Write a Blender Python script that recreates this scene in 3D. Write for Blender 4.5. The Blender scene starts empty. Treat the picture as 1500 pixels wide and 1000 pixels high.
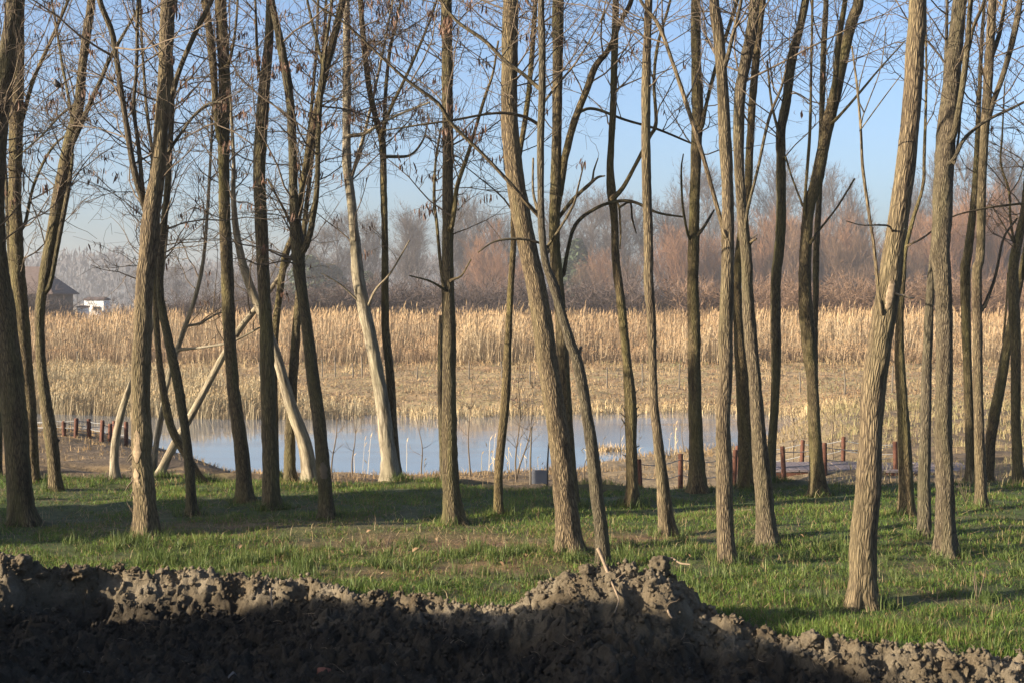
import bpy, math, random
import numpy as np
from mathutils import Vector

# ------------------------------------------------------------------ camera, world, sun, exposure
SC = bpy.context.scene
COL = SC.collection
F = 2240.0            # focal length in photo pixels (photo 1500 x 1000)
HOR = 440.0           # row of the horizon
CAMZ = 2.6
cam = bpy.data.cameras.new('camera')
cam.sensor_width = 36.0
cam.lens = F / 1500 * 36
cam.shift_y = -(500 - HOR) / 1500
cam.clip_start = 0.1
cam.clip_end = 5000
camo = bpy.data.objects.new('camera', cam)
camo.location = (0, 0, CAMZ)
camo.rotation_euler = (math.radians(90), 0, 0)
COL.objects.link(camo)
SC.camera = camo

SUN_EL = math.radians(17)
SUN_FRONT = math.radians(22)
SDIR = Vector((-math.cos(SUN_FRONT) * math.cos(SUN_EL), -math.sin(SUN_FRONT) * math.cos(SUN_EL), math.sin(SUN_EL)))
w = bpy.data.worlds.new('World')
SC.world = w
w.use_nodes = True
nt = w.node_tree
sky = nt.nodes.new('ShaderNodeTexSky')
sky.sky_type = 'NISHITA'
sky.sun_disc = False
sky.sun_elevation = SUN_EL
sky.sun_rotation = math.atan2(SDIR.x, SDIR.y)
sky.air_density = 0.7
sky.dust_density = 2.6
sky.ozone_density = 2.6
nt.nodes['Background'].inputs['Strength'].default_value = 0.082
nt.links.new(sky.outputs[0], nt.nodes['Background'].inputs[0])
sl = bpy.data.lights.new('sun', 'SUN')
sl.energy = 5.0
sl.angle = math.radians(0.5)
sl.color = (1.0, 0.85, 0.66)
so = bpy.data.objects.new('sun', sl)
so.rotation_euler = (-SDIR).to_track_quat('-Z', 'Y').to_euler()
so.location = (-30, -10, 30)
COL.objects.link(so)
SC.view_settings.view_transform = 'Standard'
SC.view_settings.look = 'None'
SC.view_settings.gamma = 1
SC.view_settings.exposure = 1.72
SC.render.engine = 'CYCLES'
SC.cycles.max_bounces = 6
SC.cycles.transparent_max_bounces = 6
SC.cycles.volume_bounces = 0

RNG = np.random.default_rng(7)
random.seed(7)

# ------------------------------------------------------------------ helpers
def W(px, py, d):
    return np.array([(px - 750) / F * d, d, CAMZ - (py - HOR) / F * d])

def tag(o, label=None, cat=None, group=None, kind=None):
    if label: o['label'] = label
    if cat: o['category'] = cat
    if group: o['group'] = group
    if kind: o['kind'] = kind
    return o

def empty(name, loc):
    o = bpy.data.objects.new(name, None)
    o.empty_display_size = 0.2
    o.location = loc
    COL.objects.link(o)
    return o

def mesh_np(name, V, Fc, mat=None, attrs=None, smooth=True):
    V = np.asarray(V, np.float32)
    Fc = np.asarray(Fc, np.int32)
    k = Fc.shape[1]
    me = bpy.data.meshes.new(name)
    me.vertices.add(len(V))
    me.vertices.foreach_set('co', V.ravel())
    me.loops.add(Fc.size)
    me.loops.foreach_set('vertex_index', Fc.ravel())
    me.polygons.add(len(Fc))
    me.polygons.foreach_set('loop_start', np.arange(0, Fc.size, k, dtype=np.int32))
    if smooth:
        me.polygons.foreach_set('use_smooth', np.ones(len(Fc), bool))
    for an, (typ, data) in (attrs or {}).items():
        a = me.attributes.new(an, typ, 'POINT')
        if typ == 'FLOAT_COLOR':
            d = np.ones((len(V), 4), np.float32)
            d[:, :3] = data
            a.data.foreach_set('color', d.ravel())
        elif typ == 'FLOAT_VECTOR':
            a.data.foreach_set('vector', np.asarray(data, np.float32).ravel())
        else:
            a.data.foreach_set('value', np.asarray(data, np.float32).ravel())
    if mat: me.materials.append(mat)
    me.update(calc_edges=True)
    return me

def obj(name, me, parent=None, loc=None):
    o = bpy.data.objects.new(name, me)
    COL.objects.link(o)
    if parent is not None: o.parent = parent
    if loc is not None: o.location = loc
    return o

class MB:
    """Collects tris/quads; quads stored, triangles as degenerate-free separate list."""
    def __init__(self): self.v = []; self.f = []
    def quad_box(self, c, s, rz=0, taper=1.0, tilt=(0, 0)):
        cx, cy, cz = c; hx, hy, hz = s[0] / 2, s[1] / 2, s[2] / 2
        b = len(self.v); ca, sa = math.cos(rz), math.sin(rz)
        for z, k in ((-hz, 1), (hz, taper)):
            for x, y in ((-hx, -hy), (hx, -hy), (hx, hy), (-hx, hy)):
                x *= k; y *= k
                self.v.append((cx + x * ca - y * sa + tilt[0] * z, cy + x * sa + y * ca + tilt[1] * z, cz + z))
        self.f += [[b + i for i in q] for q in ((3, 2, 1, 0), (4, 5, 6, 7), (0, 1, 5, 4), (1, 2, 6, 5), (2, 3, 7, 6), (3, 0, 4, 7))]
    def build(self, name, mat, parent=None, smooth=False):
        me = bpy.data.meshes.new(name)
        me.from_pydata(self.v, [], self.f)
        me.materials.append(mat)
        if smooth:
            for p in me.polygons: p.use_smooth = True
        me.update()
        return obj(name, me, parent)

# hash based value noise, vectorised
def _h(ix, iy, iz, s):
    n = (ix.astype(np.int64) * 374761393 + iy.astype(np.int64) * 668265263 + iz.astype(np.int64) * 2147483647 + s * 1274126177) & 0xffffffff
    n = ((n ^ (n >> 13)) * 1274126177) & 0xffffffff
    n = ((n ^ (n >> 16)) * 2246822519) & 0xffffffff
    return ((n ^ (n >> 15)) & 0xffffff) / float(0xffffff)

def vn(x, y, z=0.0, s=0):
    x, y, z = np.broadcast_arrays(np.asarray(x, float), np.asarray(y, float), np.asarray(z, float))
    ix, iy, iz = np.floor(x), np.floor(y), np.floor(z)
    fx, fy, fz = x - ix, y - iy, z - iz
    fx = fx * fx * (3 - 2 * fx); fy = fy * fy * (3 - 2 * fy); fz = fz * fz * (3 - 2 * fz)
    r = 0
    for a in (0, 1):
        for b in (0, 1):
            for c in (0, 1):
                r = r + _h(ix + a, iy + b, iz + c, s) * (fx if a else 1 - fx) * (fy if b else 1 - fy) * (fz if c else 1 - fz)
    return r * 2 - 1

def fbm(x, y, z=0.0, s=0, o=4, g=0.5):
    r = 0; a = 1
    for i in range(o):
        r = r + a * vn(np.asarray(x) * 2 ** i, np.asarray(y) * 2 ** i, np.asarray(z) * 2 ** i, s + i * 17); a *= g
    return r

def worley(x, y, s=0):
    ix, iy = np.floor(x), np.floor(y)
    best = np.full(x.shape, 9.0); idv = np.zeros(x.shape)
    for a in (-1, 0, 1):
        for b in (-1, 0, 1):
            cx, cy = ix + a, iy + b
            zz = np.zeros_like(cx)
            px = cx + 0.1 + 0.8 * _h(cx, cy, zz, s); py = cy + 0.1 + 0.8 * _h(cx, cy, zz, s + 5)
            d = (px - x) ** 2 + (py - y) ** 2
            m = d < best
            best = np.where(m, d, best); idv = np.where(m, _h(cx, cy, zz, s + 9), idv)
    return np.sqrt(best), idv

def spline(P, n_per):
    """Catmull-Rom through rows of P (N x k)."""
    P = np.asarray(P, float)
    Q = np.vstack([2 * P[0] - P[1], P, 2 * P[-1] - P[-2]])
    out = []
    for i in range(1, len(Q) - 2):
        L = np.linalg.norm(Q[i + 1][:3] - Q[i][:3])
        m = max(1, int(math.ceil(L / n_per)))
        t = (np.arange(m) / m)[:, None]
        a, b, c, d = Q[i - 1], Q[i], Q[i + 1], Q[i + 2]
        out.append(0.5 * (2 * b + (c - a) * t + (2 * a - 5 * b + 4 * c - d) * t ** 2 + (3 * b - a - 3 * c + d) * t ** 3))
    out.append(P[-1:])
    return np.vstack(out)

def frames(P):
    T = np.gradient(P, axis=-2)
    T /= np.linalg.norm(T, axis=-1, keepdims=True) + 1e-9
    ref = np.array([0.08, 1.0, 0.05]); ref /= np.linalg.norm(ref)
    A = np.cross(T, ref); A /= np.linalg.norm(A, axis=-1, keepdims=True) + 1e-9
    B = np.cross(T, A)
    return T, A, B

def tube(P, R, sides, bump=0.0, seed=0, flare=None):
    P = np.asarray(P, float); R = np.asarray(R, float)
    T, A, B = frames(P)
    s = np.concatenate([[0], np.cumsum(np.linalg.norm(np.diff(P, axis=0), axis=1))])
    th = np.arange(sides) * 2 * math.pi / sides
    c, sn = np.cos(th), np.sin(th)
    r = R[:, None] * np.ones(sides)[None]
    bx = R[:, None] * c; by = R[:, None] * sn; bz = s[:, None] * np.ones(sides)[None]
    if bump > 0:
        lum = fbm(bx * 7 + seed, by * 7, bz * 3.2, seed, 3)
        # interlaced furrows running up the stem
        w_ = bx * 0 + vn(bx * 9, by * 9, bz * 4, seed + 3) * 0.03
        rid = 1 - np.abs(vn((bx + w_) * 38, (by + w_) * 38, bz * 7, seed + 8)) * 2
        r = r * (1 + bump * (0.55 * lum)) + np.minimum(R[:, None] * 0.09, 0.0085) * rid * min(1, bump * 9)
    if flare is not None:
        r = r * (1 + flare[:, None] * (1 + 0.55 * np.cos(th * 4 + seed)[None] + 0.3 * np.cos(th * 7 + seed * 2)[None]))
    V = P[:, None, :] + A[:, None, :] * (r * c)[..., None] + B[:, None, :] * (r * sn)[..., None]
    n = len(P)
    i = np.arange(n - 1)[:, None] * sides; j = np.arange(sides)[None]; j2 = (j + 1) % sides
    Q = np.stack([i + j, i + j2, i + sides + j2, i + sides + j], -1).reshape(-1, 4)
    bk = np.stack([bx, by, bz * 0.16], -1).reshape(-1, 3) * (0.98 + 0.55 * ((seed * 0.6180339) % 1.0)) + seed * 0.37
    return V.reshape(-1, 3), Q, bk

def tubes(P, R, sides=3):
    """P [T,N,3] R [T,N] -> open thin tubes"""
    Tn, N, _ = P.shape
    Tg = np.gradient(P, axis=1); Tg /= np.linalg.norm(Tg, axis=-1, keepdims=True) + 1e-9
    ref = RNG.normal(size=(Tn, 1, 3)); ref /= np.linalg.norm(ref, axis=-1, keepdims=True)
    A = np.cross(Tg, ref); A /= np.linalg.norm(A, axis=-1, keepdims=True) + 1e-9
    B = np.cross(Tg, A)
    th = np.arange(sides) * 2 * math.pi / sides
    V = P[:, :, None] + R[:, :, None, None] * (A[:, :, None] * np.cos(th)[None, None, :, None] + B[:, :, None] * np.sin(th)[None, None, :, None])
    t = np.arange(Tn)[:, None, None] * N * sides; i = np.arange(N - 1)[None, :, None] * sides; j = np.arange(sides)[None, None]
    j2 = (j + 1) % sides
    Q = np.stack(np.broadcast_arrays(t + i + j, t + i + j2, t + i + sides + j2, t + i + sides + j), -1).reshape(-1, 4)
    return V.reshape(-1, 3), Q

def cat(parts):
    V = []; Q = []; n = 0
    for v, q in parts:
        V.append(v); Q.append(q + n); n += len(v)
    return np.vstack(V), np.vstack(Q)

def unit(a): return a / (np.linalg.norm(a, axis=-1, keepdims=True) + 1e-9)

def grow(P0, D, L, R, N, wig, up, tip=0.35, zig=0.0):
    T = len(P0); P = np.zeros((T, N, 3)); P[:, 0] = P0; d = unit(D)
    zv = unit(RNG.normal(size=(T, 3)))
    for k in range(1, N):
        d = unit(d + RNG.normal(size=(T, 3)) * wig + np.array([0, 0, 1.0]) * up + zv * zig * (1 if k % 2 else -1))
        P[:, k] = P[:, k - 1] + d * (L / (N - 1))[:, None]
    t = np.linspace(1, tip, N)[None]
    return P, R[:, None] * t

# ------------------------------------------------------------------ materials
def new_mat(name):
    m = bpy.data.materials.new(name); m.use_nodes = True
    nt = m.node_tree; b = nt.nodes['Principled BSDF']
    b.inputs['Roughness'].default_value = 0.85
    b.inputs['Specular IOR Level'].default_value = 0.25
    return m, nt, b

def N(nt, t, **kw):
    n = nt.nodes.new(t)
    for k, v in kw.items():
        if k in n.inputs: n.inputs[k].default_value = v
        else: setattr(n, k, v)
    return n

def ramp(nt, fac, stops):
    r = nt.nodes.new('ShaderNodeValToRGB'); e = r.color_ramp.elements
    while len(e) < len(stops): e.new(0.5)
    for el, (p, c) in zip(e, stops): el.position = p; el.color = (*c, 1)
    nt.links.new(fac, r.inputs[0]); return r

def mixc(nt, a, b, fac, mode='MIX'):
    m = nt.nodes.new('ShaderNodeMix'); m.data_type = 'RGBA'; m.blend_type = mode
    for s, v in ((6, a), (7, b), (0, fac)):
        if hasattr(v, 'links'): nt.links.new(v, m.inputs[s])
        else: m.inputs[s].default_value = (*v, 1) if isinstance(v, tuple) else v
    return m.outputs[2]

def bark_mat(name, furrow, ridge, moss, moss_amt, scale=48, strength=0.85):
    m, nt, b = new_mat(name); L = nt.links
    at = N(nt, 'ShaderNodeAttribute', attribute_name='bk')
    n0 = N(nt, 'ShaderNodeTexNoise', Scale=14.0, Detail=3.0)
    L.new(at.outputs['Vector'], n0.inputs['Vector'])
    ad = N(nt, 'ShaderNodeVectorMath', operation='MULTIPLY_ADD')
    ad.inputs[1].default_value = (0.035, 0.035, 0.02)
    L.new(n0.outputs['Color'], ad.inputs[0]); L.new(at.outputs['Vector'], ad.inputs[2])
    vo = N(nt, 'ShaderNodeTexVoronoi', Scale=float(scale), feature='DISTANCE_TO_EDGE')
    L.new(ad.outputs[0], vo.inputs['Vector'])
    n1 = N(nt, 'ShaderNodeTexNoise', Scale=120.0, Detail=5.0)
    L.new(at.outputs['Vector'], n1.inputs['Vector'])
    n2 = N(nt, 'ShaderNodeTexNoise', Scale=5.0, Detail=4.0)
    L.new(at.outputs['Vector'], n2.inputs['Vector'])
    r1 = ramp(nt, vo.outputs['Distance'], [(0.0, furrow), (0.10, tuple((a + c) / 2 for a, c in zip(furrow, ridge))), (0.3, ridge)])
    fine = ramp(nt, n1.outputs['Fac'], [(0.25, (0.62, 0.6, 0.58)), (0.75, (1.2, 1.2, 1.18))])
    c = mixc(nt, r1.outputs[0], fine.outputs[0], 1.0, 'MULTIPLY')
    mr = ramp(nt, n2.outputs['Fac'], [(0.42, (0, 0, 0)), (0.68, (moss_amt,) * 3)])
    c = mixc(nt, c, moss, mr.outputs[0])
    oi = N(nt, 'ShaderNodeObjectInfo')
    orr = ramp(nt, oi.outputs['Random'], [(0, (0.74, 0.77, 0.80)), (0.5, (1, 0.98, 0.94)), (1, (1.15, 1.07, 0.93))])
    c = mixc(nt, c, orr.outputs[0], 1.0, 'MULTIPLY')
    n3 = N(nt, 'ShaderNodeTexNoise', Scale=11.0, Detail=5.0, Roughness=0.7); L.new(at.outputs['Vector'], n3.inputs['Vector'])
    st = ramp(nt, n3.outputs['Fac'], [(0.36, (0.5, 0.48, 0.46)), (0.5, (1, 1, 1)), (0.68, (1.12, 1.14, 1.12))])
    c = mixc(nt, c, st.outputs[0], 1.0, 'MULTIPLY')
    L.new(c, b.inputs['Base Color'])
    hm = N(nt, 'ShaderNodeMath', operation='MULTIPLY_ADD'); hm.inputs[1].default_value = 0.25
    L.new(n1.outputs['Fac'], hm.inputs[0])
    cl = N(nt, 'ShaderNodeMath', operation='MINIMUM'); cl.inputs[1].default_value = 0.35
    L.new(vo.outputs['Distance'], cl.inputs[0]); L.new(cl.outputs[0], hm.inputs[2])
    bp = N(nt, 'ShaderNodeBump', Strength=strength, Distance=0.035)
    L.new(hm.outputs[0], bp.inputs['Height']); L.new(bp.outputs[0], b.inputs['Normal'])
    return m

BARK = {
    'olive': bark_mat('locust_bark', (0.032, 0.024, 0.014), (0.142, 0.112, 0.061), (0.095, 0.088, 0.030), 0.6),
    'grey': bark_mat('grey_bark', (0.038, 0.029, 0.020), (0.158, 0.126, 0.080), (0.10, 0.088, 0.044), 0.5),
    'pale': bark_mat('pale_smooth_bark', (0.1584, 0.1364, 0.09856), (0.2904, 0.2552, 0.1936), (0.1848, 0.1628, 0.0968), 0.5, 16, 0.35),
}

def plain(name, colr, rough=0.85, var=0.25, scale=8.0, bump=0.0, spec=0.25):
    m, nt, b = new_mat(name); L = nt.links
    tc = N(nt, 'ShaderNodeTexCoord')
    n = N(nt, 'ShaderNodeTexNoise', Scale=float(scale), Detail=5.0)
    L.new(tc.outputs['Object'], n.inputs['Vector'])
    r = ramp(nt, n.outputs['Fac'], [(0.25, tuple(x * (1 - var) for x in colr)), (0.75, tuple(min(1, x * (1 + var)) for x in colr))])
    oi = N(nt, 'ShaderNodeObjectInfo')
    orr = ramp(nt, oi.outputs['Random'], [(0, (0.88,) * 3), (1, (1.12,) * 3)])
    L.new(mixc(nt, r.outputs[0], orr.outputs[0], 1.0, 'MULTIPLY'), b.inputs['Base Color'])
    b.inputs['Roughness'].default_value = rough
    b.inputs['Specular IOR Level'].default_value = spec
    if bump:
        bp = N(nt, 'ShaderNodeBump', Strength=bump, Distance=0.02)
        L.new(n.outputs['Fac'], bp.inputs['Height']); L.new(bp.outputs[0], b.inputs['Normal'])
    return m

def leafy(name, trans=0.3, rough=0.6):
    """colour from the point attribute 'col', a little light passing through"""
    m, nt, b = new_mat(name); L = nt.links
    at = N(nt, 'ShaderNodeAttribute', attribute_name='col')
    L.new(at.outputs['Color'], b.inputs['Base Color'])
    b.inputs['Roughness'].default_value = rough
    if trans:
        tr = N(nt, 'ShaderNodeBsdfTranslucent'); L.new(at.outputs['Color'], tr.inputs['Color'])
        mx = N(nt, 'ShaderNodeMixShader'); mx.inputs[0].default_value = trans
        L.new(b.outputs[0], mx.inputs[1]); L.new(tr.outputs[0], mx.inputs[2])
        L.new(mx.outputs[0], nt.nodes['Material Output'].inputs['Surface'])
    return m

M_TWIG = plain('twig_bark', (0.10, 0.076, 0.052), var=0.3, scale=3)
M_BRANCH_DARK = plain('dark_branch', (0.10, 0.08, 0.055))
M_POD = plain('dry_seed_pod', (0.095, 0.05, 0.03), var=0.4, scale=9, rough=0.6)
M_GRASS = leafy('grass_blades', 0.35, 0.55)
M_REED = leafy('dry_reeds', 0.25, 0.7)
M_WOODCUT = plain('exposed_wood', (0.25, 0.185, 0.115), var=0.35, scale=25, bump=0.5)
M_POST = plain('reddish_stained_post', (0.085, 0.036, 0.022), var=0.45, scale=14, bump=0.3)
M_ROPE = plain('grey_rope', (0.22, 0.22, 0.215), var=0.2, scale=40)
M_PLANK = plain('weathered_plank', (0.15, 0.125, 0.125), var=0.3, scale=12, bump=0.3)
M_STAKE = plain('dark_stake', (0.10, 0.085, 0.065))
M_ROOT = plain('pale_root', (0.20, 0.15, 0.098), var=0.3, scale=20)
M_LEAF = plain('dead_leaf', (0.17, 0.11, 0.062), var=0.35, scale=30)

# ------------------------------------------------------------------ ground shape
def ip(x, xs, ys): return np.interp(x, xs, ys)

CR_PX = np.array([-400, 0, 30, 75, 115, 150, 250, 340, 450, 490, 520, 600, 700, 750, 790, 830, 880, 930, 960, 985, 1010, 1060, 1120, 1200, 1300, 1400, 1500, 1900])
CR_PY = np.array([846, 822, 824, 834, 826, 838, 838, 848, 853, 858, 872, 880, 894, 890, 866, 852, 842, 844, 842, 852, 880, 908, 927, 946, 951, 963, 970, 978])
CR_D = np.array([13.4, 13.5, 13.5, 13.6, 13.7, 13.8, 13.8, 13.7, 13.5, 13.3, 13.2, 12.95, 12.6, 12.5, 12.4, 12.3, 12.3, 12.25, 12.2, 12.2, 12.15, 12.0, 11.8, 11.5, 11.4, 11.2, 11.05, 10.8])
CR_X = (CR_PX - 750) / F * CR_D
CR_Z = CAMZ - (CR_PY - HOR) / F * CR_D
CR_H = ip(CR_PX, [0, 400, 520, 740, 800, 960, 1060, 1200, 1500], [0.42, 0.36, 0.2, 0.2, 0.5, 0.6, 0.34, 0.28, 0.3])
CR_W = ip(CR_PX, [0, 400, 520, 740, 800, 960, 1060, 1200, 1500], [0.5, 0.4, 0.6, 0.7, 1.1, 1.2, 0.8, 0.6, 0.6])

def soil_base(X, Y):
    yc = ip(X, CR_X, CR_D) + 0.10 * vn(X * 3.0, 3.3, 0, 4) + 0.05 * vn(X * 9, 1.3, 0, 5)
    zc = ip(X, CR_X, CR_Z); h = ip(X, CR_X, CR_H); wd = ip(X, CR_X, CR_W)
    t = np.clip((Y - (yc - wd)) / wd, 0, 1); t = t * t * (3 - 2 * t)
    front = zc - h + h * t - 0.045 * np.maximum(yc - wd - Y, 0)
    front = front + (1 - t) * (0.10 * fbm(X * 0.9, Y * 1.3, 0, 31, 2) + 0.15 * np.exp(-(((X - 0.75) / 0.6) ** 2 + ((Y - 10.95) / 0.5) ** 2)))
    bk = np.clip((Y - yc) / np.maximum(0.55, zc * 2.0), 0, 1); bk = bk * bk * (3 - 2 * bk)
    back = zc + (-0.10 - zc) * bk
    return np.where(Y < yc, front, back), yc

def shore_near(px): return ip(px, [-600, 0, 100, 200, 340, 700, 850, 900, 1000, 1100, 1160, 1220, 1400], [50, 47, 46, 44, 41, 41.2, 43, 45.5, 48, 50.5, 55, 60, 60])
def shore_far(px): return ip(px, [-600, 0, 300, 600, 800, 1000, 1130, 1260, 1400], [64, 64, 60.6, 60, 62, 63.5, 62, 58, 58])

def edge_y(px): return ip(px, [0, 450, 700, 950, 1100, 1300, 1500], [22.2, 22.0, 21.6, 20.8, 21.0, 21.7, 22.0])

def ground_z(X, Y):
    X = np.asarray(X, float); Y = np.asarray(Y, float)
    px = 750 + F * X / np.maximum(Y, 6)
    ye = edge_y(px) + 0.25 * vn(X * 0.5, 2.2, 0, 3)
    yn = shore_near(px) + 0.5 * vn(X * 0.45, 7.7, 0, 12); yf = shore_far(px) + 0.8 * vn(X * 0.3, 5.1, 0, 13)
    p = ip(px, [0, 100, 200, 340, 900], [3.0, 2.8, 2.0, 1.0, 1.0])
    dip = ip(px, [-600, 1120, 1230, 1900], [2.1, 2.1, 1.5, 1.2])
    step = ip(px, [800, 900, 1900], [0.0, 0.32, 0.32])
    t = np.clip((Y - ye) / (yn - ye), 0, 1)
    es = np.clip((Y - ye) / 0.9, 0, 1); es = es * es * (3 - 2 * es)
    z = -step * es - (dip - step) * t ** p
    inp = np.clip(np.minimum(Y - yn, yf - Y) / 2.0, 0, 1)
    z = z - 0.7 * inp * np.clip((1200 - px) / 80, 0, 1)
    up = np.interp
    s1 = np.clip((Y - yf) / (79.5 - yf), 0, 1)
    s2 = np.clip((Y - 82.0) / 5.0, 0, 1); s2 = s2 * s2 * (3 - 2 * s2)
    zf = -dip + (dip - 1.28) * s1 ** 0.8 + 0.3 * s2
    z = np.where(Y > yf, zf, z)
    rough = np.where(Y < ye, 0.035, 0.0) * fbm(X * 1.1, Y * 1.1, 0, 21, 3) + np.where((Y > ye) & (Y < yn), 0.11, 0.0) * fbm(X * 0.8, Y * 1.9, 0, 23, 3) * np.clip((yn - Y) / 3, 0, 1)
    rough = rough + np.where((Y > yf) & (Y < 88), 0.10, 0.0) * fbm(X * 0.8, Y * 1.6, 0, 22, 3)
    return z + rough

def ground_hit(px, py, d0=9.0, d1=90.0):
    d = np.arange(d0, d1, 0.05)
    X = (px - 750) / F * d
    yy = HOR + (CAMZ - ground_z(X, d)) * F / d
    k = np.argmax(yy <= py)
    return float(d[k])

# ------------------------------------------------------------------ ground sheet
def steps(*seg):
    out = []
    for a, b, s in seg: out.append(np.arange(a, b, s))
    return np.concatenate(out)

gy = np.append(steps((-60, 6, 5), (6, 16, 0.14), (16, 24, 0.16), (24, 90, 0.42), (90, 110, 1.5), (110, 900, 30)), 1500.0)
gx = np.append(steps((-900, -60, 40), (-60, -32, 1.0), (-32, 32, 0.36), (32, 60, 1.0), (60, 900, 40)), 900.0)
GX, GY = np.meshgrid(gx, gy)
GZ = ground_z(GX, GY)
SB, YC = soil_base(GX, GY)
inside = (np.abs(GX) < 5.5) & (GY > 9.75)
sunk = np.where(inside, np.minimum(SB - 0.16, GZ - 0.12), SB - 0.02)
GZ = np.where(GY < YC + 0.25, sunk, GZ)
ny, nx = GX.shape
idx = np.arange(ny * nx).reshape(ny, nx)
Q = np.stack([idx[:-1, :-1], idx[:-1, 1:], idx[1:, 1:], idx[1:, :-1]], -1).reshape(-1, 4)
gpx = 750 + F * GX / np.maximum(GY, 6)
yn = shore_near(gpx); yf = shore_far(gpx)
def lerp3(a, b, t): return a + (b - a) * t[..., None]
c_soil = np.array([0.15, 0.12, 0.085]); c_turf = np.array([0.045, 0.062, 0.018]); c_bank = np.array([0.105, 0.078, 0.05])
c_mud = np.array([0.185, 0.145, 0.09]); c_straw = np.array([0.26, 0.195, 0.105]); c_green = np.array([0.185, 0.165, 0.08])
n1 = fbm(GX * 0.7, GY * 0.9, 0, 41, 4); n2 = fbm(GX * 2.5, GY * 2.5, 0, 43, 3)
c = np.broadcast_to(c_turf, GX.shape + (3,)).copy()
c = lerp3(c, np.array([0.11, 0.085, 0.045]), np.clip(n2 * 0.8 - 0.05, 0, 0.8))
def wear_at(x, y): return 0.9 * np.exp(-(((x + 0.75) / 1.5) ** 2 + ((y - 16.4) / .6) ** 2)) + 0.6 * np.exp(-(((x - 1.6) / 1.0) ** 2 + ((y - 16.8) / .5) ** 2)) + 0.55 * np.exp(-(((x + 3.2) / 2.2) ** 2 + ((y - 17.6) / .5) ** 2)) + 0.6 * np.exp(-(((x + 1.6) / .9) ** 2 + ((y - 14.6) / .35) ** 2)) + 0.5 * np.exp(-(((x + .2) / 1.2) ** 2 + ((y - 15.0) / .35) ** 2))
c = lerp3(c, np.array([0.155, 0.098, 0.052]), np.clip(wear_at(GX, GY) * (1 + .6 * n2), 0, 1))
eb = np.clip((GY - edge_y(gpx) - 0.1 - 0.3 * n2) / 0.6, 0, 1)
bank = lerp3(np.broadcast_to(c_bank, c.shape), np.array([0.22, 0.155, 0.078]), np.clip(fbm(GX * 0.8, GY * 2.2, 0, 47, 4) * 0.9 + 0.3, 0, 1))
bank = lerp3(bank, np.broadcast_to(c_mud, c.shape), np.clip((gpx - 820) / 120, 0, 1) * np.clip((1290 - gpx) / 80, 0, 1) * 0.85)
c = lerp3(c, bank, eb)
far = lerp3(np.broadcast_to(c_straw, c.shape), np.broadcast_to(c_green, c.shape), np.clip(n1 * 0.9, 0, 0.5) * np.clip((gpx - 350) / 300, 0.2, 1))
far = lerp3(far, np.array([0.24, 0.15, 0.085]), np.clip(n2 * 0.7 + 0.05, 0, 0.7))
c = lerp3(c, far, np.clip((GY - yf + 1) / 1.5, 0, 1))
c = np.where((GY < YC + 0.2)[..., None], c_soil, c)
gm, gnt, gb = new_mat('ground_earth')
at = N(gnt, 'ShaderNodeAttribute', attribute_name='col')
geo = N(gnt, 'ShaderNodeNewGeometry')
gn = N(gnt, 'ShaderNodeTexNoise', Scale=5.0, Detail=8.0, Roughness=0.65)
gnt.links.new(geo.outputs['Position'], gn.inputs['Vector'])
gr = ramp(gnt, gn.outputs['Fac'], [(0.3, (0.5, 0.48, 0.45)), (0.7, (1.45, 1.42, 1.35))])
gnt.links.new(mixc(gnt, at.outputs['Color'], gr.outputs[0], 1.0, 'MULTIPLY'), gb.inputs['Base Color'])
gbp = N(gnt, 'ShaderNodeBump', Strength=0.8, Distance=0.06)
gnt.links.new(gn.outputs['Fac'], gbp.inputs['Height']); gnt.links.new(gbp.outputs[0], gb.inputs['Normal'])
ground = obj('ground', mesh_np('ground', np.stack([GX, GY, GZ], -1).reshape(-1, 3), Q, gm, {'col': ('FLOAT_COLOR', c.reshape(-1, 3))}))
tag(ground, 'grassy woodland floor falling to the pond shore and the far bank', 'ground', kind='structure')

# ------------------------------------------------------------------ pond
wm, wnt, wb = new_mat('still_icy_water')
wb.inputs['Base Color'].default_value = (0.13, 0.14, 0.15, 1)
wb.inputs['IOR'].default_value = 1.33
wb.inputs['Specular IOR Level'].default_value = 0.5
geo = N(wnt, 'ShaderNodeNewGeometry')
mp = N(wnt, 'ShaderNodeMapping'); mp.inputs['Scale'].default_value = (0.12, 0.5, 1)
wn = N(wnt, 'ShaderNodeTexNoise', Scale=1.0, Detail=4.0)
wnt.links.new(geo.outputs['Position'], mp.inputs[0]); wnt.links.new(mp.outputs[0], wn.inputs['Vector'])
rr = ramp(wnt, wn.outputs['Fac'], [(0.42, (0.05,) * 3), (0.62, (0.12,) * 3)])
wnt.links.new(rr.outputs[0], wb.inputs['Roughness'])
wn2 = N(wnt, 'ShaderNodeTexNoise', Scale=5.0, Detail=3.0)
wnt.links.new(geo.outputs['Position'], wn2.inputs['Vector'])
wbp = N(wnt, 'ShaderNodeBump', Strength=0.012, Distance=0.01)
wnt.links.new(wn2.outputs['Fac'], wbp.inputs['Height']); wnt.links.new(wbp.outputs[0], wb.inputs['Normal'])
wv = [(-60, 36, -2.0), (17, 36, -2.0), (17, 68, -2.0), (-60, 68, -2.0)]
pond = obj('water', mesh_np('water', np.array(wv), np.array([[0, 1, 2, 3]]), wm))
tag(pond, 'still pond with thin ice reflecting the blue sky', 'pond', kind='structure')

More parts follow.
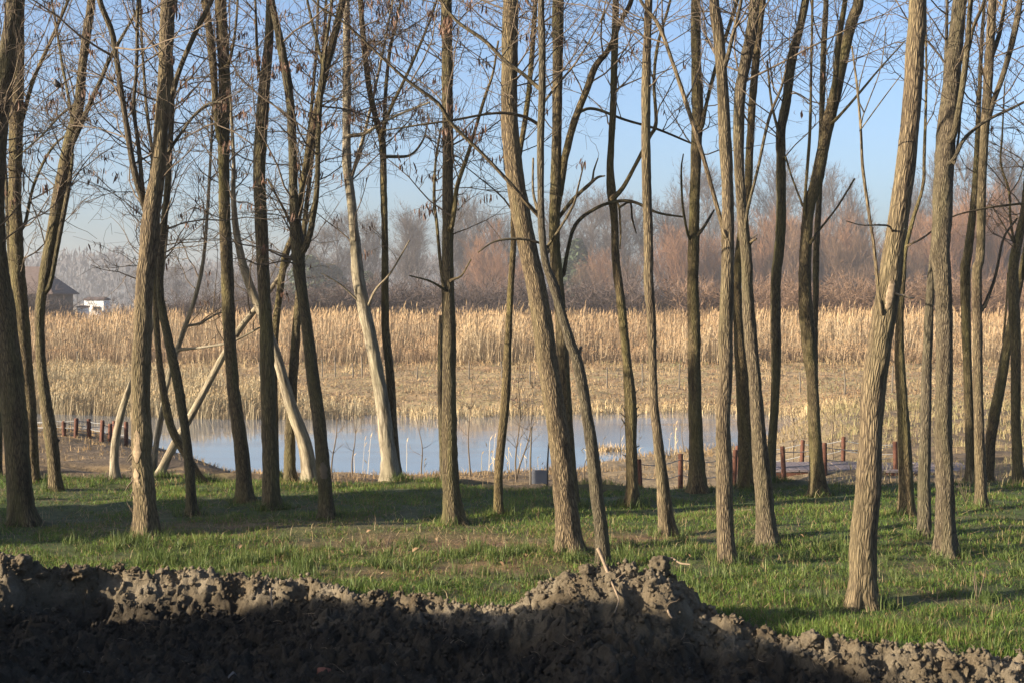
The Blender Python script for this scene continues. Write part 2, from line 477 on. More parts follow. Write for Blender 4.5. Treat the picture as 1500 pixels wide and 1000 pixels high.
# ------------------------------------------------------------------ dug soil in the foreground
sx = np.arange(-5.6, 5.601, 0.0165); sy = np.arange(9.6, 14.95, 0.017)
SX, SY = np.meshgrid(sx, sy)
ZB, SYC = soil_base(SX, SY)
wx = SX + 0.06 * vn(SX * 5, SY * 5, 0, 51); wy = SY + 0.06 * vn(SX * 5, SY * 5, 0, 52)
d1, i1 = worley(wx * 4.2, wy * 4.2, 61); d2, i2 = worley(wx * 10, wy * 10, 62); d3, i3 = worley(wx * 24, wy * 24, 63)
amp = np.clip((SYC + 0.22 - SY) / 0.3, 0, 1)
d4, i4 = worley(wx * 46 + 3, wy * 46, 64)
lump = 0.10 * (0.6 - d1) * (0.1 + i1) + 0.062 * (0.6 - d2) * (0.1 + i2) + 0.046 * (0.6 - d3) * (0.1 + i3) + 0.022 * (0.6 - d4) * i4
rug = 0.05 * fbm(SX * 2.2, SY * 2.2, 0, 71, 3) - 0.055 * np.abs(fbm(SX * 7, SY * 7, 0, 73, 3, 0.6)) + 0.03 + 0.036 * fbm(SX * 17, SY * 17, 0, 72, 3, 0.75)
ZS = ZB + (lump + rug) * (0.12 + 0.88 * amp)
ZS = np.where(SY > SYC + 0.02, np.minimum(ZS, ground_z(SX, SY) - 0.02 + np.maximum(0, ip(SX, CR_X, CR_Z)) * (1 - np.clip((SY - SYC) / 0.75, 0, 1))), ZS)
jx = 0.035 * vn(SX * 11, SY * 11, ZS * 11, 81) + 0.012 * vn(SX * 30, SY * 30, ZS * 30, 83)
jy = 0.035 * vn(SX * 11, SY * 11, ZS * 11, 82) + 0.012 * vn(SX * 30, SY * 30, ZS * 30, 84)
ny, nx = SX.shape
idx = np.arange(ny * nx).reshape(ny, nx)
Q = np.stack([idx[:-1, :-1], idx[:-1, 1:], idx[1:, 1:], idx[1:, :-1]], -1).reshape(-1, 4)
LIT_TONE = np.clip((ZB - (ip(SX, CR_X, CR_Z) - 0.85 * ip(SX, CR_X, CR_H))) / (0.6 * ip(SX, CR_X, CR_H)) + 0.35 * fbm(SX * 1.8, SY * 1.8, 0, 95, 3), 0, 1)  # sun and shade painted into the soil: light crest, dark floor below
sm, snt, sb_ = new_mat('dug_clay_soil')
geo = N(snt, 'ShaderNodeNewGeometry')
a1 = N(snt, 'ShaderNodeTexNoise', Scale=2.6, Detail=6.0); a2 = N(snt, 'ShaderNodeTexNoise', Scale=42.0, Detail=8.0, Roughness=0.75)
a3 = N(snt, 'ShaderNodeTexVoronoi', Scale=38.0)
for a in (a1, a2, a3): snt.links.new(geo.outputs['Position'], a.inputs['Vector'])
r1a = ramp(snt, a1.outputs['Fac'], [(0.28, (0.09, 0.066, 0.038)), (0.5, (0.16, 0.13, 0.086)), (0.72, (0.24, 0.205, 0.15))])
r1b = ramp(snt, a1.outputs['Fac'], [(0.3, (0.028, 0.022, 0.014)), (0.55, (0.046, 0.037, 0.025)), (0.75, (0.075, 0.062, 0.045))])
lit_tone_attr = N(snt, 'ShaderNodeAttribute', attribute_name='dry')  # blends the painted shade tone into the painted sunlit tone
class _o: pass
r1 = _o(); r1.outputs = [mixc(snt, r1b.outputs[0], r1a.outputs[0], lit_tone_attr.outputs['Fac'])]
r2 = ramp(snt, a2.outputs['Fac'], [(0.25, (0.6, 0.58, 0.55)), (0.75, (1.3, 1.3, 1.28))])
cc = mixc(snt, r1.outputs[0], r2.outputs[0], 1.0, 'MULTIPLY')
r3 = ramp(snt, a3.outputs['Distance'], [(0.05, (1, 1, 1)), (0.10, (0, 0, 0))])
a4 = N(snt, 'ShaderNodeTexNoise', Scale=9.0); snt.links.new(geo.outputs['Position'], a4.inputs['Vector'])
r4 = ramp(snt, a4.outputs['Fac'], [(0.58, (0, 0, 0)), (0.66, (0.8, 0.8, 0.8))])
gate = mixc(snt, r3.outputs[0], r4.outputs[0], 1.0, 'MULTIPLY')
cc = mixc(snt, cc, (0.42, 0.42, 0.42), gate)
snt.links.new(cc, sb_.inputs['Base Color']); sb_.inputs['Roughness'].default_value = 0.95
hb = N(snt, 'ShaderNodeBump', Strength=1.0, Distance=0.035)
snt.links.new(a2.outputs['Fac'], hb.inputs['Height']); snt.links.new(hb.outputs[0], sb_.inputs['Normal'])
soil = obj('soil_bank', mesh_np('soil_bank', np.stack([SX + jx, SY + jy, ZS], -1).reshape(-1, 3), Q, sm, {'dry': ('FLOAT', LIT_TONE.ravel())}))  # the dry attribute carries the painted sun-to-shade tone
tag(soil, 'rough bank of freshly dug clay soil across the foreground', 'soil', kind='structure')

def soil_top(x, y):
    i = int(np.clip(round((y - 9.6) / 0.017), 0, ny - 1)); j = int(np.clip(round((x + 5.6) / 0.0165), 0, nx - 1))
    return float(ZS[i, j])

def lit_tone_at(x, y):
    i = int(np.clip(round((y - 9.6) / 0.017), 0, ny - 1)); j = int(np.clip(round((x + 5.6) / 0.0165), 0, nx - 1))
    return float(LIT_TONE[i, j])
# clods lying on the soil
def ico(sub=2):
    import bmesh
    bm = bmesh.new(); bmesh.ops.create_icosphere(bm, subdivisions=sub, radius=1.0)
    V = np.array([v.co[:] for v in bm.verts]); T = np.array([[v.index for v in f.verts] for f in bm.faces]); bm.free()
    return V, T
IV3, IT3 = ico(4); IV2, IT2 = ico(2)
clod_me = []
for k in range(5):
    V = IV3 * (1 + 0.34 * fbm(IV3[:, 0] * 1.4, IV3[:, 1] * 1.4, IV3[:, 2] * 1.4, 100 + k, 2) + 0.28 * vn(IV3[:, 0] * 4, IV3[:, 1] * 4, IV3[:, 2] * 4, 130 + k) + 0.17 * vn(IV3[:, 0] * 9, IV3[:, 1] * 9, IV3[:, 2] * 9, 140 + k))[:, None]
    V *= np.array([1, 0.85, 0.75])
    clod_me.append(mesh_np('clod', V, IT3, sm, {'dry': ('FLOAT', np.full(len(V), 0.0 + (k % 2) * .9))}))  # odd variants get the painted sunlit tone, even ones the shade tone
def clod(px, py, d, r, sz=1.0):
    p = W(px, py, d); z = soil_top(p[0], p[1])
    o = obj('clod', clod_me[random.choice((1, 3))], soil)
    o.location = (p[0], p[1], z + r * 0.18 * sz); o.scale = (r, r, r * sz); o.rotation_euler = (random.uniform(-.5, .5), random.uniform(-.5, .5), random.uniform(0, 6.3))
clod(966, 822, 12.2, 0.085, 1.5); clod(902, 832, 12.25, 0.07); clod(925, 838, 12.15, 0.06); clod(1012, 880, 11.95, 0.075); clod(1190, 925, 11.45, 0.08)
clod(1025, 890, 11.8, 0.06); clod(30, 825, 13.45, 0.10); clod(42, 828, 13.4, 0.07); clod(115, 820, 13.6, 0.09, 0.8); clod(10, 805, 13.6, 0.08); clod(70, 830, 13.5, 0.05); clod(830, 846, 12.25, 0.07); clod(860, 838, 12.2, 0.06)
for k in range(95):
    x = random.uniform(-4.8, 4.6); yc = float(ip(x, CR_X, CR_D))
    y = yc - abs(random.gauss(0, 0.9)) - 0.02 if k < 75 else yc + random.uniform(-0.05, 0.1)
    r = random.choice([0.018, 0.022, 0.03, 0.035, 0.045, 0.055])
    z = soil_top(x, y)
    o = obj('clod', clod_me[random.choice((1, 3) if y > yc - .3 else (0, 2, 4))], soil)  # painted-lit clods near the crest, painted-shade clods below it
    o.location = (x, y, z + r * 0.15); o.scale = (r, r * random.uniform(.8, 1.2), r * random.uniform(.7, 1.1)); o.rotation_euler = (random.uniform(-.5, .5), random.uniform(-.5, .5), random.uniform(0, 6.3))
# crumbs too small to pick apart
cv = []; ct = []; n = 0; cd_ = []
CV = np.array([(1, 0, 0), (-1, 0, 0), (0, 1, 0), (0, -1, 0), (0, 0, 1), (0, 0, -1)], float)
CT = np.array([(0, 2, 4), (2, 1, 4), (1, 3, 4), (3, 0, 4), (2, 0, 5), (1, 2, 5), (3, 1, 5), (0, 3, 5)])
for k in range(10000):
    x = random.uniform(-5.2, 5.2); yc = float(ip(x, CR_X, CR_D)); y = yc + 0.1 - abs(random.gauss(0, 1.2))
    if y < 9.9: continue
    r = random.choice([0.008, 0.01, 0.013, 0.016, 0.02, 0.027])
    v = CV * r * (1 + 0.5 * (np.random.default_rng(k).random((6, 3)) - 0.5))
    cv.append(v + np.array([x, y, soil_top(x, y) + r * 0.35])); ct.append(CT + n); n += 6; cd_.extend([lit_tone_at(x, y)] * 6)
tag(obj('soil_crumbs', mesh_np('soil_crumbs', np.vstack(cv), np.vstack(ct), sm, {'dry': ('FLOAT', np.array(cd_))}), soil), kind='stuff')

# stones, brick fragment and roots
M_STONE = plain('pale_stone', (0.13, 0.125, 0.115), var=0.3, scale=10, bump=0.4)
M_BRICK = plain('brick_clay', (0.20, 0.075, 0.045), var=0.2, scale=20, bump=0.3)
stone_me = mesh_np('stone', IV2 * (1 + 0.55 * vn(IV2[:, 0] * 1.7, IV2[:, 1] * 1.7, IV2[:, 2] * 1.7, 7))[:, None] * np.array([1, .7, .5]), IT2, M_STONE, smooth=False)
for px, d, r in ((128, 11.9, .06), (340, 11.6, .08), (350, 11.0, .055), (395, 11.3, .06), (545, 11.9, .03), (610, 11.8, .035), (430, 12.2, .035), (700, 11.4, .03), (1010, 11.2, .04), (240, 12.3, .03), (75, 11.3, .05), (905, 11.5, .03)):
    x = (px - 750) / F * d
    o = obj('stone', stone_me, soil, (x, d, soil_top(x, d) + r * 0.05)); o.scale = (r * .8,) * 3; o.rotation_euler = (random.random(), random.random(), random.uniform(0, 6))
xb = (475 - 750) / F * 11.5
bb = obj('brick_fragment', mesh_np('brick_fragment', np.clip(IV2 * (1 + 0.15 * vn(IV2[:, 0] * 2, IV2[:, 1] * 2, IV2[:, 2] * 2, 17))[:, None], -0.72, 0.72), IT2, M_BRICK, smooth=False), None, (xb, 11.5, soil_top(xb, 11.5) + 0.025))
bb.scale = (.075, .055, .05); bb.rotation_euler = (.4, .2, .5)
tag(bb, 'small orange-red brick fragment lying in the shaded soil', 'brick')

def stick(name, pts, r0, r1, mat, label, cat_, group=None):
    P = spline(np.array(pts, float), 0.03); R = np.linspace(r0, r1, len(P)) * (1 + 0.15 * np.array([vn(i * .3, 1.1, 0, 5) for i in range(len(P))]))
    v, q, _ = tube(P, R, 7)
    return tag(obj(name, mesh_np(name, v, q, mat)), label, cat_, group)
stick('root', [W(876, 803, 12.3), W(884, 822, 12.2), W(893, 845, 12.05), W(903, 868, 11.8), W(906, 880, 11.62), W(900, 897, 11.5)], .014, .005, M_ROOT, 'pale bent root sticking out of the soil mound', 'root')
stick('root', [W(974, 818, 12.2), W(985, 817, 12.2), W(996, 824, 12.15), W(1011, 826, 12.1)], .010, .005, M_ROOT, 'small forked root beside the upright clod on the mound', 'root')
stick('root', [W(977, 890, 11.75), W(981, 900, 11.6), W(985, 905, 11.5)], .011, .006, M_ROOT, 'short root stub low on the sunlit mound', 'root')
stick('root', [W(396, 862, 13.3), W(397, 875, 13.1), W(399, 890, 13.0)], .010, .006, M_ROOT, 'thin root hanging from the sunlit soil face', 'root')

# rootlets and straw caught in the loose soil
m = 620; rx = RNG.uniform(-4.9, 4.9, m); ry = ip(rx, CR_X, CR_D) - np.abs(RNG.normal(size=m)) * 0.8; rz = np.array([soil_top(a, b) for a, b in zip(rx, ry)])
aa = RNG.uniform(0, 6.28, m)
Pr, Rr = grow(np.stack([rx, ry, rz - 0.005], -1), np.stack([np.cos(aa), np.sin(aa), RNG.uniform(-.2, .7, m)], -1), RNG.uniform(.04, .17, m), RNG.uniform(.0015, .0035, m), 6, .25, -.08, .4)
v, q = tubes(Pr, Rr, 3)
tag(obj('rootlets', mesh_np('rootlets', v, q, M_ROOT), soil), kind='stuff')

# unseen heap added beyond the left edge, ridge shaped to shade the foreground
hx = np.linspace(-5.6, 5.6, 70); hy = np.arange(-8, 13.6, 0.15)
HX, HY = np.meshgrid(hx, hy)
hh = ip(HY, [-8, -5, 3.0, 4.5, 5.7, 7.2, 7.9, 9.1, 10.3, 10.6, 11.0, 11.4, 11.8, 12.2], [0.2, 5.2, 5.0, 4.5, 4.1, 4.0, 3.95, 3.35, 2.95, 2.4, 2.0, 1.4, 0.5, 0.1])
prof = np.clip(1 - np.abs(HX) / np.maximum(hh * 1.05, 0.3), 0, 1)
HZ = hh * np.minimum(prof * 1.12, 1) - 0.45 + 0.14 * fbm(HX * 1.0, HY * 1.0, 0, 91, 4) * np.clip(prof * 3, 0.1, 1)
ny2, nx2 = HX.shape; idx = np.arange(ny2 * nx2).reshape(ny2, nx2)
Q = np.stack([idx[:-1, :-1], idx[:-1, 1:], idx[1:, 1:], idx[1:, :-1]], -1).reshape(-1, 4)
tag(obj('added_shade_heap', mesh_np('added_shade_heap', np.stack([HX - 9.2, HY, HZ], -1).reshape(-1, 3), Q, sm)), 'unseen earth heap added to shade the foreground soil', 'shadow caster')

# ------------------------------------------------------------------ locust trees of the grove
def px_path(pts, d, dd=0.0, up_ext=0.0):
    """traced (x, y, full width) photo points -> 3-D points and radii at the tree's own distance"""
    n = len(pts); out = []
    for i, (x, y, wd) in enumerate(pts):
        di = d + dd * (i / max(1, n - 1))
        out.append(np.append(W(x, y, di), wd * 0.89 / 2 / F * di))
    return np.array(out)

def extend(P, length, r_end, lean=0.0):
    """carry a stem on above the frame"""
    d = unit((P[-1] - P[-3])[:3]) if len(P) > 2 else np.array([0, 0, 1.0])
    d = unit(d * 0.55 + np.array([0, 0, 0.6])); p = P[-1].copy(); rows = []
    n = 6
    for k in range(1, n + 1):
        d = unit(d + RNG.normal(size=3) * 0.09 + np.array([0, 0, 0.12]))
        q = p.copy(); q[:3] = p[:3] + d * length / n; q[3] = P[-1][3] + (r_end - P[-1][3]) * (k / n)
        rows.append(q); p = q
    return np.vstack([P, rows])

def make_pods(anchor, n):
    """flat papery pods hanging in clusters"""
    if n == 0 or len(anchor) == 0: return None
    cl = anchor[RNG.integers(0, len(anchor), max(1, n // 6))]
    c = cl[RNG.integers(0, len(cl), n)] + RNG.normal(size=(n, 3)) * np.array([0.05, 0.05, 0.02])
    L = RNG.uniform(0.06, 0.125, n); wd = RNG.uniform(0.006, 0.0105, n)
    a = RNG.uniform(0, 6.3, n); side = np.stack([np.cos(a), np.sin(a), np.zeros(n)], -1)
    dn = unit(np.stack([RNG.normal(size=n) * .22, RNG.normal(size=n) * .22, -np.ones(n)], -1))
    cur = np.cross(dn, side) * RNG.normal(size=(n, 1)) * 0.018
    rows = []
    for t, k, cv_ in ((0, .25, 0), (.3, 1, .7), (.7, 1, .9), (1, .2, 0)):
        m = c + dn * (L * t)[:, None] + cur * cv_
        rows += [m - side * (wd * k)[:, None], m + side * (wd * k)[:, None]]
    V = np.stack(rows, 1).reshape(-1, 3); b = (np.arange(n) * 8)[:, None]
    Q = np.concatenate([np.stack([b[:, 0] + i, b[:, 0] + i + 1, b[:, 0] + i + 3, b[:, 0] + i + 2], -1) for i in (0, 2, 4)])
    return V, Q

def twig_set(stems, nb, zmin, long_=1.0, fine=1.0, droop=0.0):
    S = np.vstack([s[(s[:, 2] > zmin)] for s in stems if np.any(s[:, 2] > zmin)])
    dens = RNG.random(nb) ** 0.8
    order = np.argsort(S[:, 2]); S = S[order]
    st = S[(dens * (len(S) - 1)).astype(int)]
    az = RNG.uniform(0, 6.283, nb); el = RNG.uniform(0.1, 0.95, nb)
    D = np.stack([np.cos(az) * np.cos(el), np.sin(az) * np.cos(el), np.sin(el)], -1)
    L1 = RNG.uniform(0.6, 1.9, nb) * long_
    R1 = np.minimum(st[:, 3] * 0.5, 0.0045 + 0.0045 * L1)
    P1, Ra = grow(st[:, :3], D, L1, R1, 8, 0.16, 0.05 - droop, 0.3, 0.08)
    n2 = int(nb * 7 * fine)
    i = RNG.integers(0, nb, n2); k = RNG.integers(2, 8, n2)
    tg = P1[i, k] - P1[i, k - 1]
    D2 = unit(tg) * 0.7 + RNG.normal(size=(n2, 3)) * 0.62
    L2 = RNG.uniform(0.18, 0.7, n2) * (0.6 + 0.4 * long_)
    P2, Rb = grow(P1[i, k], D2, L2, np.minimum(Ra[i, k] * 0.85, 0.0048), 6, 0.2, 0.03 - droop, 0.5, 0.16)
    n3 = int(n2 * 2.6)
    i = RNG.integers(0, n2, n3); k = RNG.integers(1, 6, n3)
    tg = P2[i, k] - P2[i, k - 1]
    P3, Rc = grow(P2[i, k], unit(tg) * 0.6 + RNG.normal(size=(n3, 3)) * 0.7, RNG.uniform(0.06, 0.26, n3), np.full(n3, 0.0024), 2, 0.2, 0, 0.7)
    V, Q = cat([tubes(P1, Ra, 4), tubes(P2, Rb, 3), tubes(P3, Rc, 3)])
    return V, Q, P2[:, -1]

STEM = {}
def make_tree(pts, label, bark='olive', limbs=(), nb=26, zmin=4.0, pods=0, d=None, sides=26, ext=4.0, name='locust_tree', group='trees of the grove', dark=(), fine=1.0, droop=0.0, long_=1.0, seed=[0]):
    seed[0] += 1; sd = seed[0]
    if pts[0][2] < 19: sides = 18
    if d is None: d = 5824.0 / (pts[0][1] - HOR)
    base = W(pts[0][0], pts[0][1], d)
    t = empty(name, tuple(base)); off = base
    tag(t, label, 'tree', group)
    P = px_path(pts, d, dd=RNG.uniform(-.25, .25))
    b0 = P[0].copy(); b0[:3] += (P[0] - P[1])[:3] / np.linalg.norm((P[0] - P[1])[:3]) * 0.35
    P = np.vstack([b0, P])
    top = P[-1][2]
    if pts[-1][1] <= 10: P = extend(P, ext, 0.012)
    S = spline(P, 0.06)
    S = S[np.concatenate([[True], (S[1:, 2] < 6.6) | (np.arange(len(S) - 1) % 3 == 0)])]
    hz = S[:, 2] - base[2]
    R = np.maximum(S[:, 3], 0.004)
    v, q, bk = tube(S[:, :3] - off, R, sides, 0.11, sd, 0.34 * np.exp(-np.maximum(hz, 0) / 0.09) + 0.10 * np.exp(-np.maximum(hz, 0) / 0.35))
    obj('trunk', mesh_np('trunk', v, q, BARK[bark], {'bk': ('FLOAT_VECTOR', bk)}), t)
    stems = [np.column_stack([S[:, :3], R])]; STEM[sd - 1] = stems[0]
    for k, lb in enumerate(limbs):
        LP = px_path(lb, d, dd=RNG.uniform(-.9, .9))
        # root the limb on the stem it leaves
        SA = np.vstack(stems); dn = np.linalg.norm(SA[:, :3] - LP[0, :3], axis=1); kn = int(np.argmin(dn))
        if dn[kn] < 0.45:
            below = SA[np.argmin(np.linalg.norm(SA[:, :3] - (SA[kn, :3] - np.array([0, 0, .05])), axis=1))]
            LP = np.vstack([np.append(below[:3], min(LP[0, 3], below[3] * .8)), LP])
        if lb[-1][1] <= 10: LP = extend(LP, ext * 0.55, 0.006)
        LS = spline(LP, 0.06)
        rr_ = np.maximum(LS[:, 3], 0.003)
        rr_ = rr_ * (1 + 0.5 * np.exp(-np.arange(len(rr_)) * 0.06 / 0.10))
        v, q, bk = tube(LS[:, :3] - off, rr_, 12 if lb[0][2] > 7 else 8, 0.10, sd * 10 + k)
        obj('branch', mesh_np('branch', v, q, BARK['grey' if k in dark else bark], {'bk': ('FLOAT_VECTOR', bk)}), t)
        stems.append(np.column_stack([LS[:, :3], rr_]))
    if nb:
        if sd <= 19: nb = int(nb * 1.3); pods = int(pods * 1.35)
        v, q, tips = twig_set(stems, nb, zmin, long_, fine, droop)
        tag(obj('twigs', mesh_np('twigs', v - off, q, M_TWIG), t), kind='stuff')
        pd = make_pods(tips[tips[:, 2] > 2.3] - off, int(pods * 2.0))
        if pd: tag(obj('seed_pods', mesh_np('seed_pods', pd[0], pd[1], M_POD), t), kind='stuff')
    return t, d, off

T = {}
T[0] = make_tree([(-3, 697, 12), (-2, 600, 12), (-4, 450, 12), (-8, 250, 11), (-6, 0, 9)], 'slim dark trunk cut by the left edge of the picture, behind the thick shaded one', nb=22, zmin=3.2, pods=30)
T[1] = make_tree([(33, 765, 42), (27, 690, 40), (20, 590, 40), (6, 460, 36), (-5, 380, 34), (-8, 280, 32), (-2, 180, 30), (10, 90, 28), (22, 0, 26)], 'thick dark shaded trunk at the far left, bowing out of the picture and back', nb=34, zmin=2.6, pods=90)
T[2] = make_tree([(50, 708, 16), (45, 620, 20), (38, 540, 22), (31, 460, 24), (25, 380, 22), (22, 280, 20), (24, 180, 22), (26, 80, 20), (28, 0, 18)], 'straight sunlit trunk rising just right of the thick shaded trunk at the left edge', nb=34, zmin=2.7, pods=80,
    limbs=[[(32, 452, 7), (17, 400, 8), (12, 330, 8), (8, 250, 6), (2, 170, 5)], [(36, 330, 6), (50, 270, 5), (78, 215, 4), (112, 190, 3)], [(30, 185, 7), (48, 120, 7), (70, 70, 6), (100, 0, 5)]])
T[3] = make_tree([(82, 718, 18), (75, 640, 20), (62, 548, 16), (58, 464, 16), (68, 390, 18), (76, 352, 20), (86, 288, 20), (100, 216, 18), (116, 152, 17), (120, 104, 14), (128, 44, 14), (134, 0, 12)],
    'sunlit leaning trunk with a knob low down, right of the left-edge pair, forked halfway', nb=46, zmin=2.7, pods=120,
    limbs=[[(108, 205, 9), (132, 152, 8), (150, 112, 7), (162, 84, 6), (196, 24, 4), (205, 0, 3)], [(106, 176, 6), (98, 130, 5), (92, 100, 5), (80, 24, 4), (76, 0, 4)], [(72, 420, 8), (90, 330, 8), (101, 272, 7), (107, 225, 4)], [(116, 150, 5), (90, 168, 4), (60, 200, 3), (20, 235, 2)]])
T[4] = make_tree([(214, 787, 38), (212, 730, 34), (208, 674, 31), (208, 632, 33), (206, 590, 29), (208, 506, 30), (212, 422, 28), (216, 380, 28), (220, 345, 31), (222, 312, 28), (230, 260, 24), (236, 192, 22), (240, 132, 22), (244, 60, 22), (246, 0, 22)],
    'stout sunlit trunk with torn bark near its foot, splitting into three stems', nb=44, zmin=2.8, pods=130, bark='grey',
    limbs=[[(214, 308, 12), (208, 290, 11), (196, 248, 10), (184, 176, 9), (172, 96, 9), (164, 48, 9), (146, 0, 9)], [(216, 306, 9), (210, 290, 8), (204, 224, 7), (196, 156, 6), (200, 100, 6), (202, 0, 5)], [(244, 150, 10), (252, 138, 9), (264, 100, 8), (288, 44, 8), (310, 0, 8)], [(222, 350, 5), (240, 320, 3), (252, 290, 2)], [(244, 225, 6), (262, 200, 5), (284, 170, 4), (306, 152, 3), (330, 150, 2)]])
T[5] = make_tree([(281, 752, 16), (277, 680, 15), (270, 620, 14), (260, 560, 16), (244, 485, 14), (235, 435, 12), (235, 380, 11), (240, 330, 11), (245, 280, 10), (250, 200, 9), (252, 150, 8), (250, 60, 7), (256, 0, 6)],
    'slim dark trunk just right of the torn-bark trunk, curving back behind it', nb=34, zmin=2.9, pods=70)
T[6] = make_tree([(297, 708, 12), (273, 666, 13), (252, 628, 13), (241, 582, 12), (233, 523, 10), (229, 464, 9), (227, 400, 8), (229, 340, 7), (226, 250, 6), (214, 150, 5), (205, 0, 4)],
    'thin olive trunk leaning left across the pale leaning trunk behind the torn-bark trunk', nb=16, zmin=3.0, pods=40)
T[7] = make_tree([(232, 698, 14), (252, 657, 13), (290, 590, 12), (319, 535, 11), (349, 485, 10), (372, 456, 9), (410, 405, 7), (440, 350, 5), (462, 290, 3)],
    'pale smooth trunk leaning far right over the left end of the pond', 'pale', nb=10, zmin=1.9, pods=0, d=22.3, name='poplar_tree')
T[8] = make_tree([(168, 700, 14), (168, 657, 13), (176, 611, 11), (189, 569, 9), (206, 530, 8), (222, 480, 7), (236, 410, 6), (246, 330, 4)],
    'pale smooth curved trunk left of the torn-bark trunk, by the red fence posts', 'pale', nb=10, zmin=2.6, pods=0, d=22.4, name='poplar_tree')
T[9] = make_tree([(224, 690, 9), (229, 650, 9), (236, 612, 9), (248, 548, 8), (269, 485, 8), (286, 435, 7), (298, 380, 6), (305, 290, 5), (310, 200, 4), (314, 80, 3)],
    'slender whitish stem rising behind the torn-bark trunk toward upper right', 'pale', nb=20, zmin=1.9, pods=50, d=22.6, name='poplar_tree',
    limbs=[[(272, 478, 4), (292, 474, 4), (318, 460, 3), (345, 452, 2)], [(262, 512, 5), (300, 508, 4), (340, 500, 4), (380, 480, 3)]])
T[10] = make_tree([(359, 735, 25), (353, 653, 22), (342, 569, 20), (336, 485, 20), (332, 380, 20), (330, 340, 18), (328, 260, 18), (328, 160, 18), (328, 100, 18), (325, 40, 18), (324, 0, 17)],
    'dark straight trunk before the left end of the pond, first of a shaded pair', nb=36, zmin=2.9, pods=90,
    limbs=[[(322, 205, 9), (318, 180, 9), (312, 96, 12), (304, 24, 12), (300, 0, 12)], [(336, 90, 5), (344, 50, 4), (348, 0, 4)]])
T[11] = make_tree([(456, 705, 23), (446, 649, 21), (425, 590, 18), (406, 523, 15), (385, 465, 14), (361, 405, 14), (347, 345, 11), (342, 290, 8), (342, 230, 6), (336, 120, 4), (330, 0, 3)],
    'pale thick-footed trunk leaning left across the shaded pair of trunks', 'pale', nb=22, zmin=2.6, pods=30, name='poplar_tree')
T[12] = make_tree([(399, 747, 27), (395, 653, 24), (393, 590, 24), (391, 506, 22), (387, 422, 20), (384, 360, 20), (380, 260, 20), (382, 200, 20), (388, 120, 18), (394, 60, 15), (396, 0, 13)],
    'dark straight trunk with the pale leaning trunk crossing close behind it', nb=38, zmin=3.2, pods=110,
    limbs=[[(380, 110, 6), (376, 60, 5), (374, 0, 4)]])
T[13] = make_tree([(425, 704, 18), (425, 632, 17), (431, 527, 15), (436, 456, 12), (440, 400, 10), (446, 330, 8), (456, 240, 7), (470, 120, 6), (478, 0, 5)],
    'sunlit olive trunk at the pond edge between two dark trunks', nb=22, zmin=3.0, pods=60)
T[14] = make_tree([(405, 700, 10), (402, 560, 10), (403, 490, 11), (411, 420, 11), (418, 375, 11), (430, 342, 9), (440, 290, 7), (452, 200, 6), (462, 90, 5), (466, 0, 4)],
    'thin stem hidden low behind a dark trunk, leaning right above the reeds', nb=22, zmin=3.0, pods=60)
T[15] = make_tree([(478, 760, 25), (477, 725, 22), (475, 699, 22), (467, 615, 20), (458, 548, 20), (450, 481, 18), (439, 405, 18), (436, 360, 21), (432, 320, 17), (430, 280, 14), (428, 200, 14), (424, 140, 14), (416, 92, 14), (406, 40, 12), (398, 0, 10)],
    'dark trunk with a hollow knot near its foot, forking wide above the reeds', nb=50, zmin=2.9, pods=240, fine=1.1,
    limbs=[[(434, 335, 11), (440, 300, 10), (446, 256, 10), (460, 180, 11), (474, 116, 12), (488, 60, 12), (502, 0, 11)], [(440, 372, 11), (452, 350, 10), (464, 280, 9), (466, 200, 8), (470, 140, 8), (478, 60, 6), (486, 0, 5)], [(476, 110, 5), (464, 60, 5), (450, 0, 4)], [(440, 352, 5), (412, 300, 4), (392, 262, 3)]])
T[16] = make_tree([(572, 704, 27), (567, 649, 24), (559, 582, 22), (546, 510, 20), (534, 456, 20), (525, 409, 20), (520, 352, 16), (514, 288, 14), (508, 240, 14), (508, 180, 13), (508, 120, 13), (508, 60, 12), (508, 0, 10)],
    'pale grey-white trunk leaning left in front of the middle of the pond', 'pale', nb=46, zmin=2.9, pods=260, name='poplar_tree', fine=1.1,
    limbs=[[(538, 452, 4.5), (550, 425, 4), (572, 400, 3), (600, 352, 2)], [(530, 446, 3.5), (500, 418, 2.4), (470, 400, 1.6)], [(512, 270, 6), (530, 210, 6), (545, 150, 5), (560, 80, 4), (575, 0, 3)], [(510, 200, 6), (534, 196, 6), (560, 180, 5), (592, 165, 4), (630, 150, 3)]])
T[17] = make_tree([(582, 703, 15), (576, 632, 14), (572, 556, 14), (565, 485, 13), (564, 420, 12), (564, 360, 11), (562, 280, 11), (560, 208, 11), (552, 180, 10), (542, 136, 9), (536, 92, 9), (530, 32, 9), (528, 0, 9)],
    'thin dark trunk hugging the right side of the pale trunk at mid pond', nb=46, zmin=3.2, pods=280, fine=1.2, d=22.2,
    limbs=[[(558, 200, 7), (572, 160, 6), (596, 110, 5), (622, 50, 4), (640, 0, 3)], [(562, 196, 6), (566, 120, 6), (574, 60, 5), (588, 0, 4)], [(563, 230, 5), (600, 228, 4), (620, 205, 3), (626, 180, 2)]])
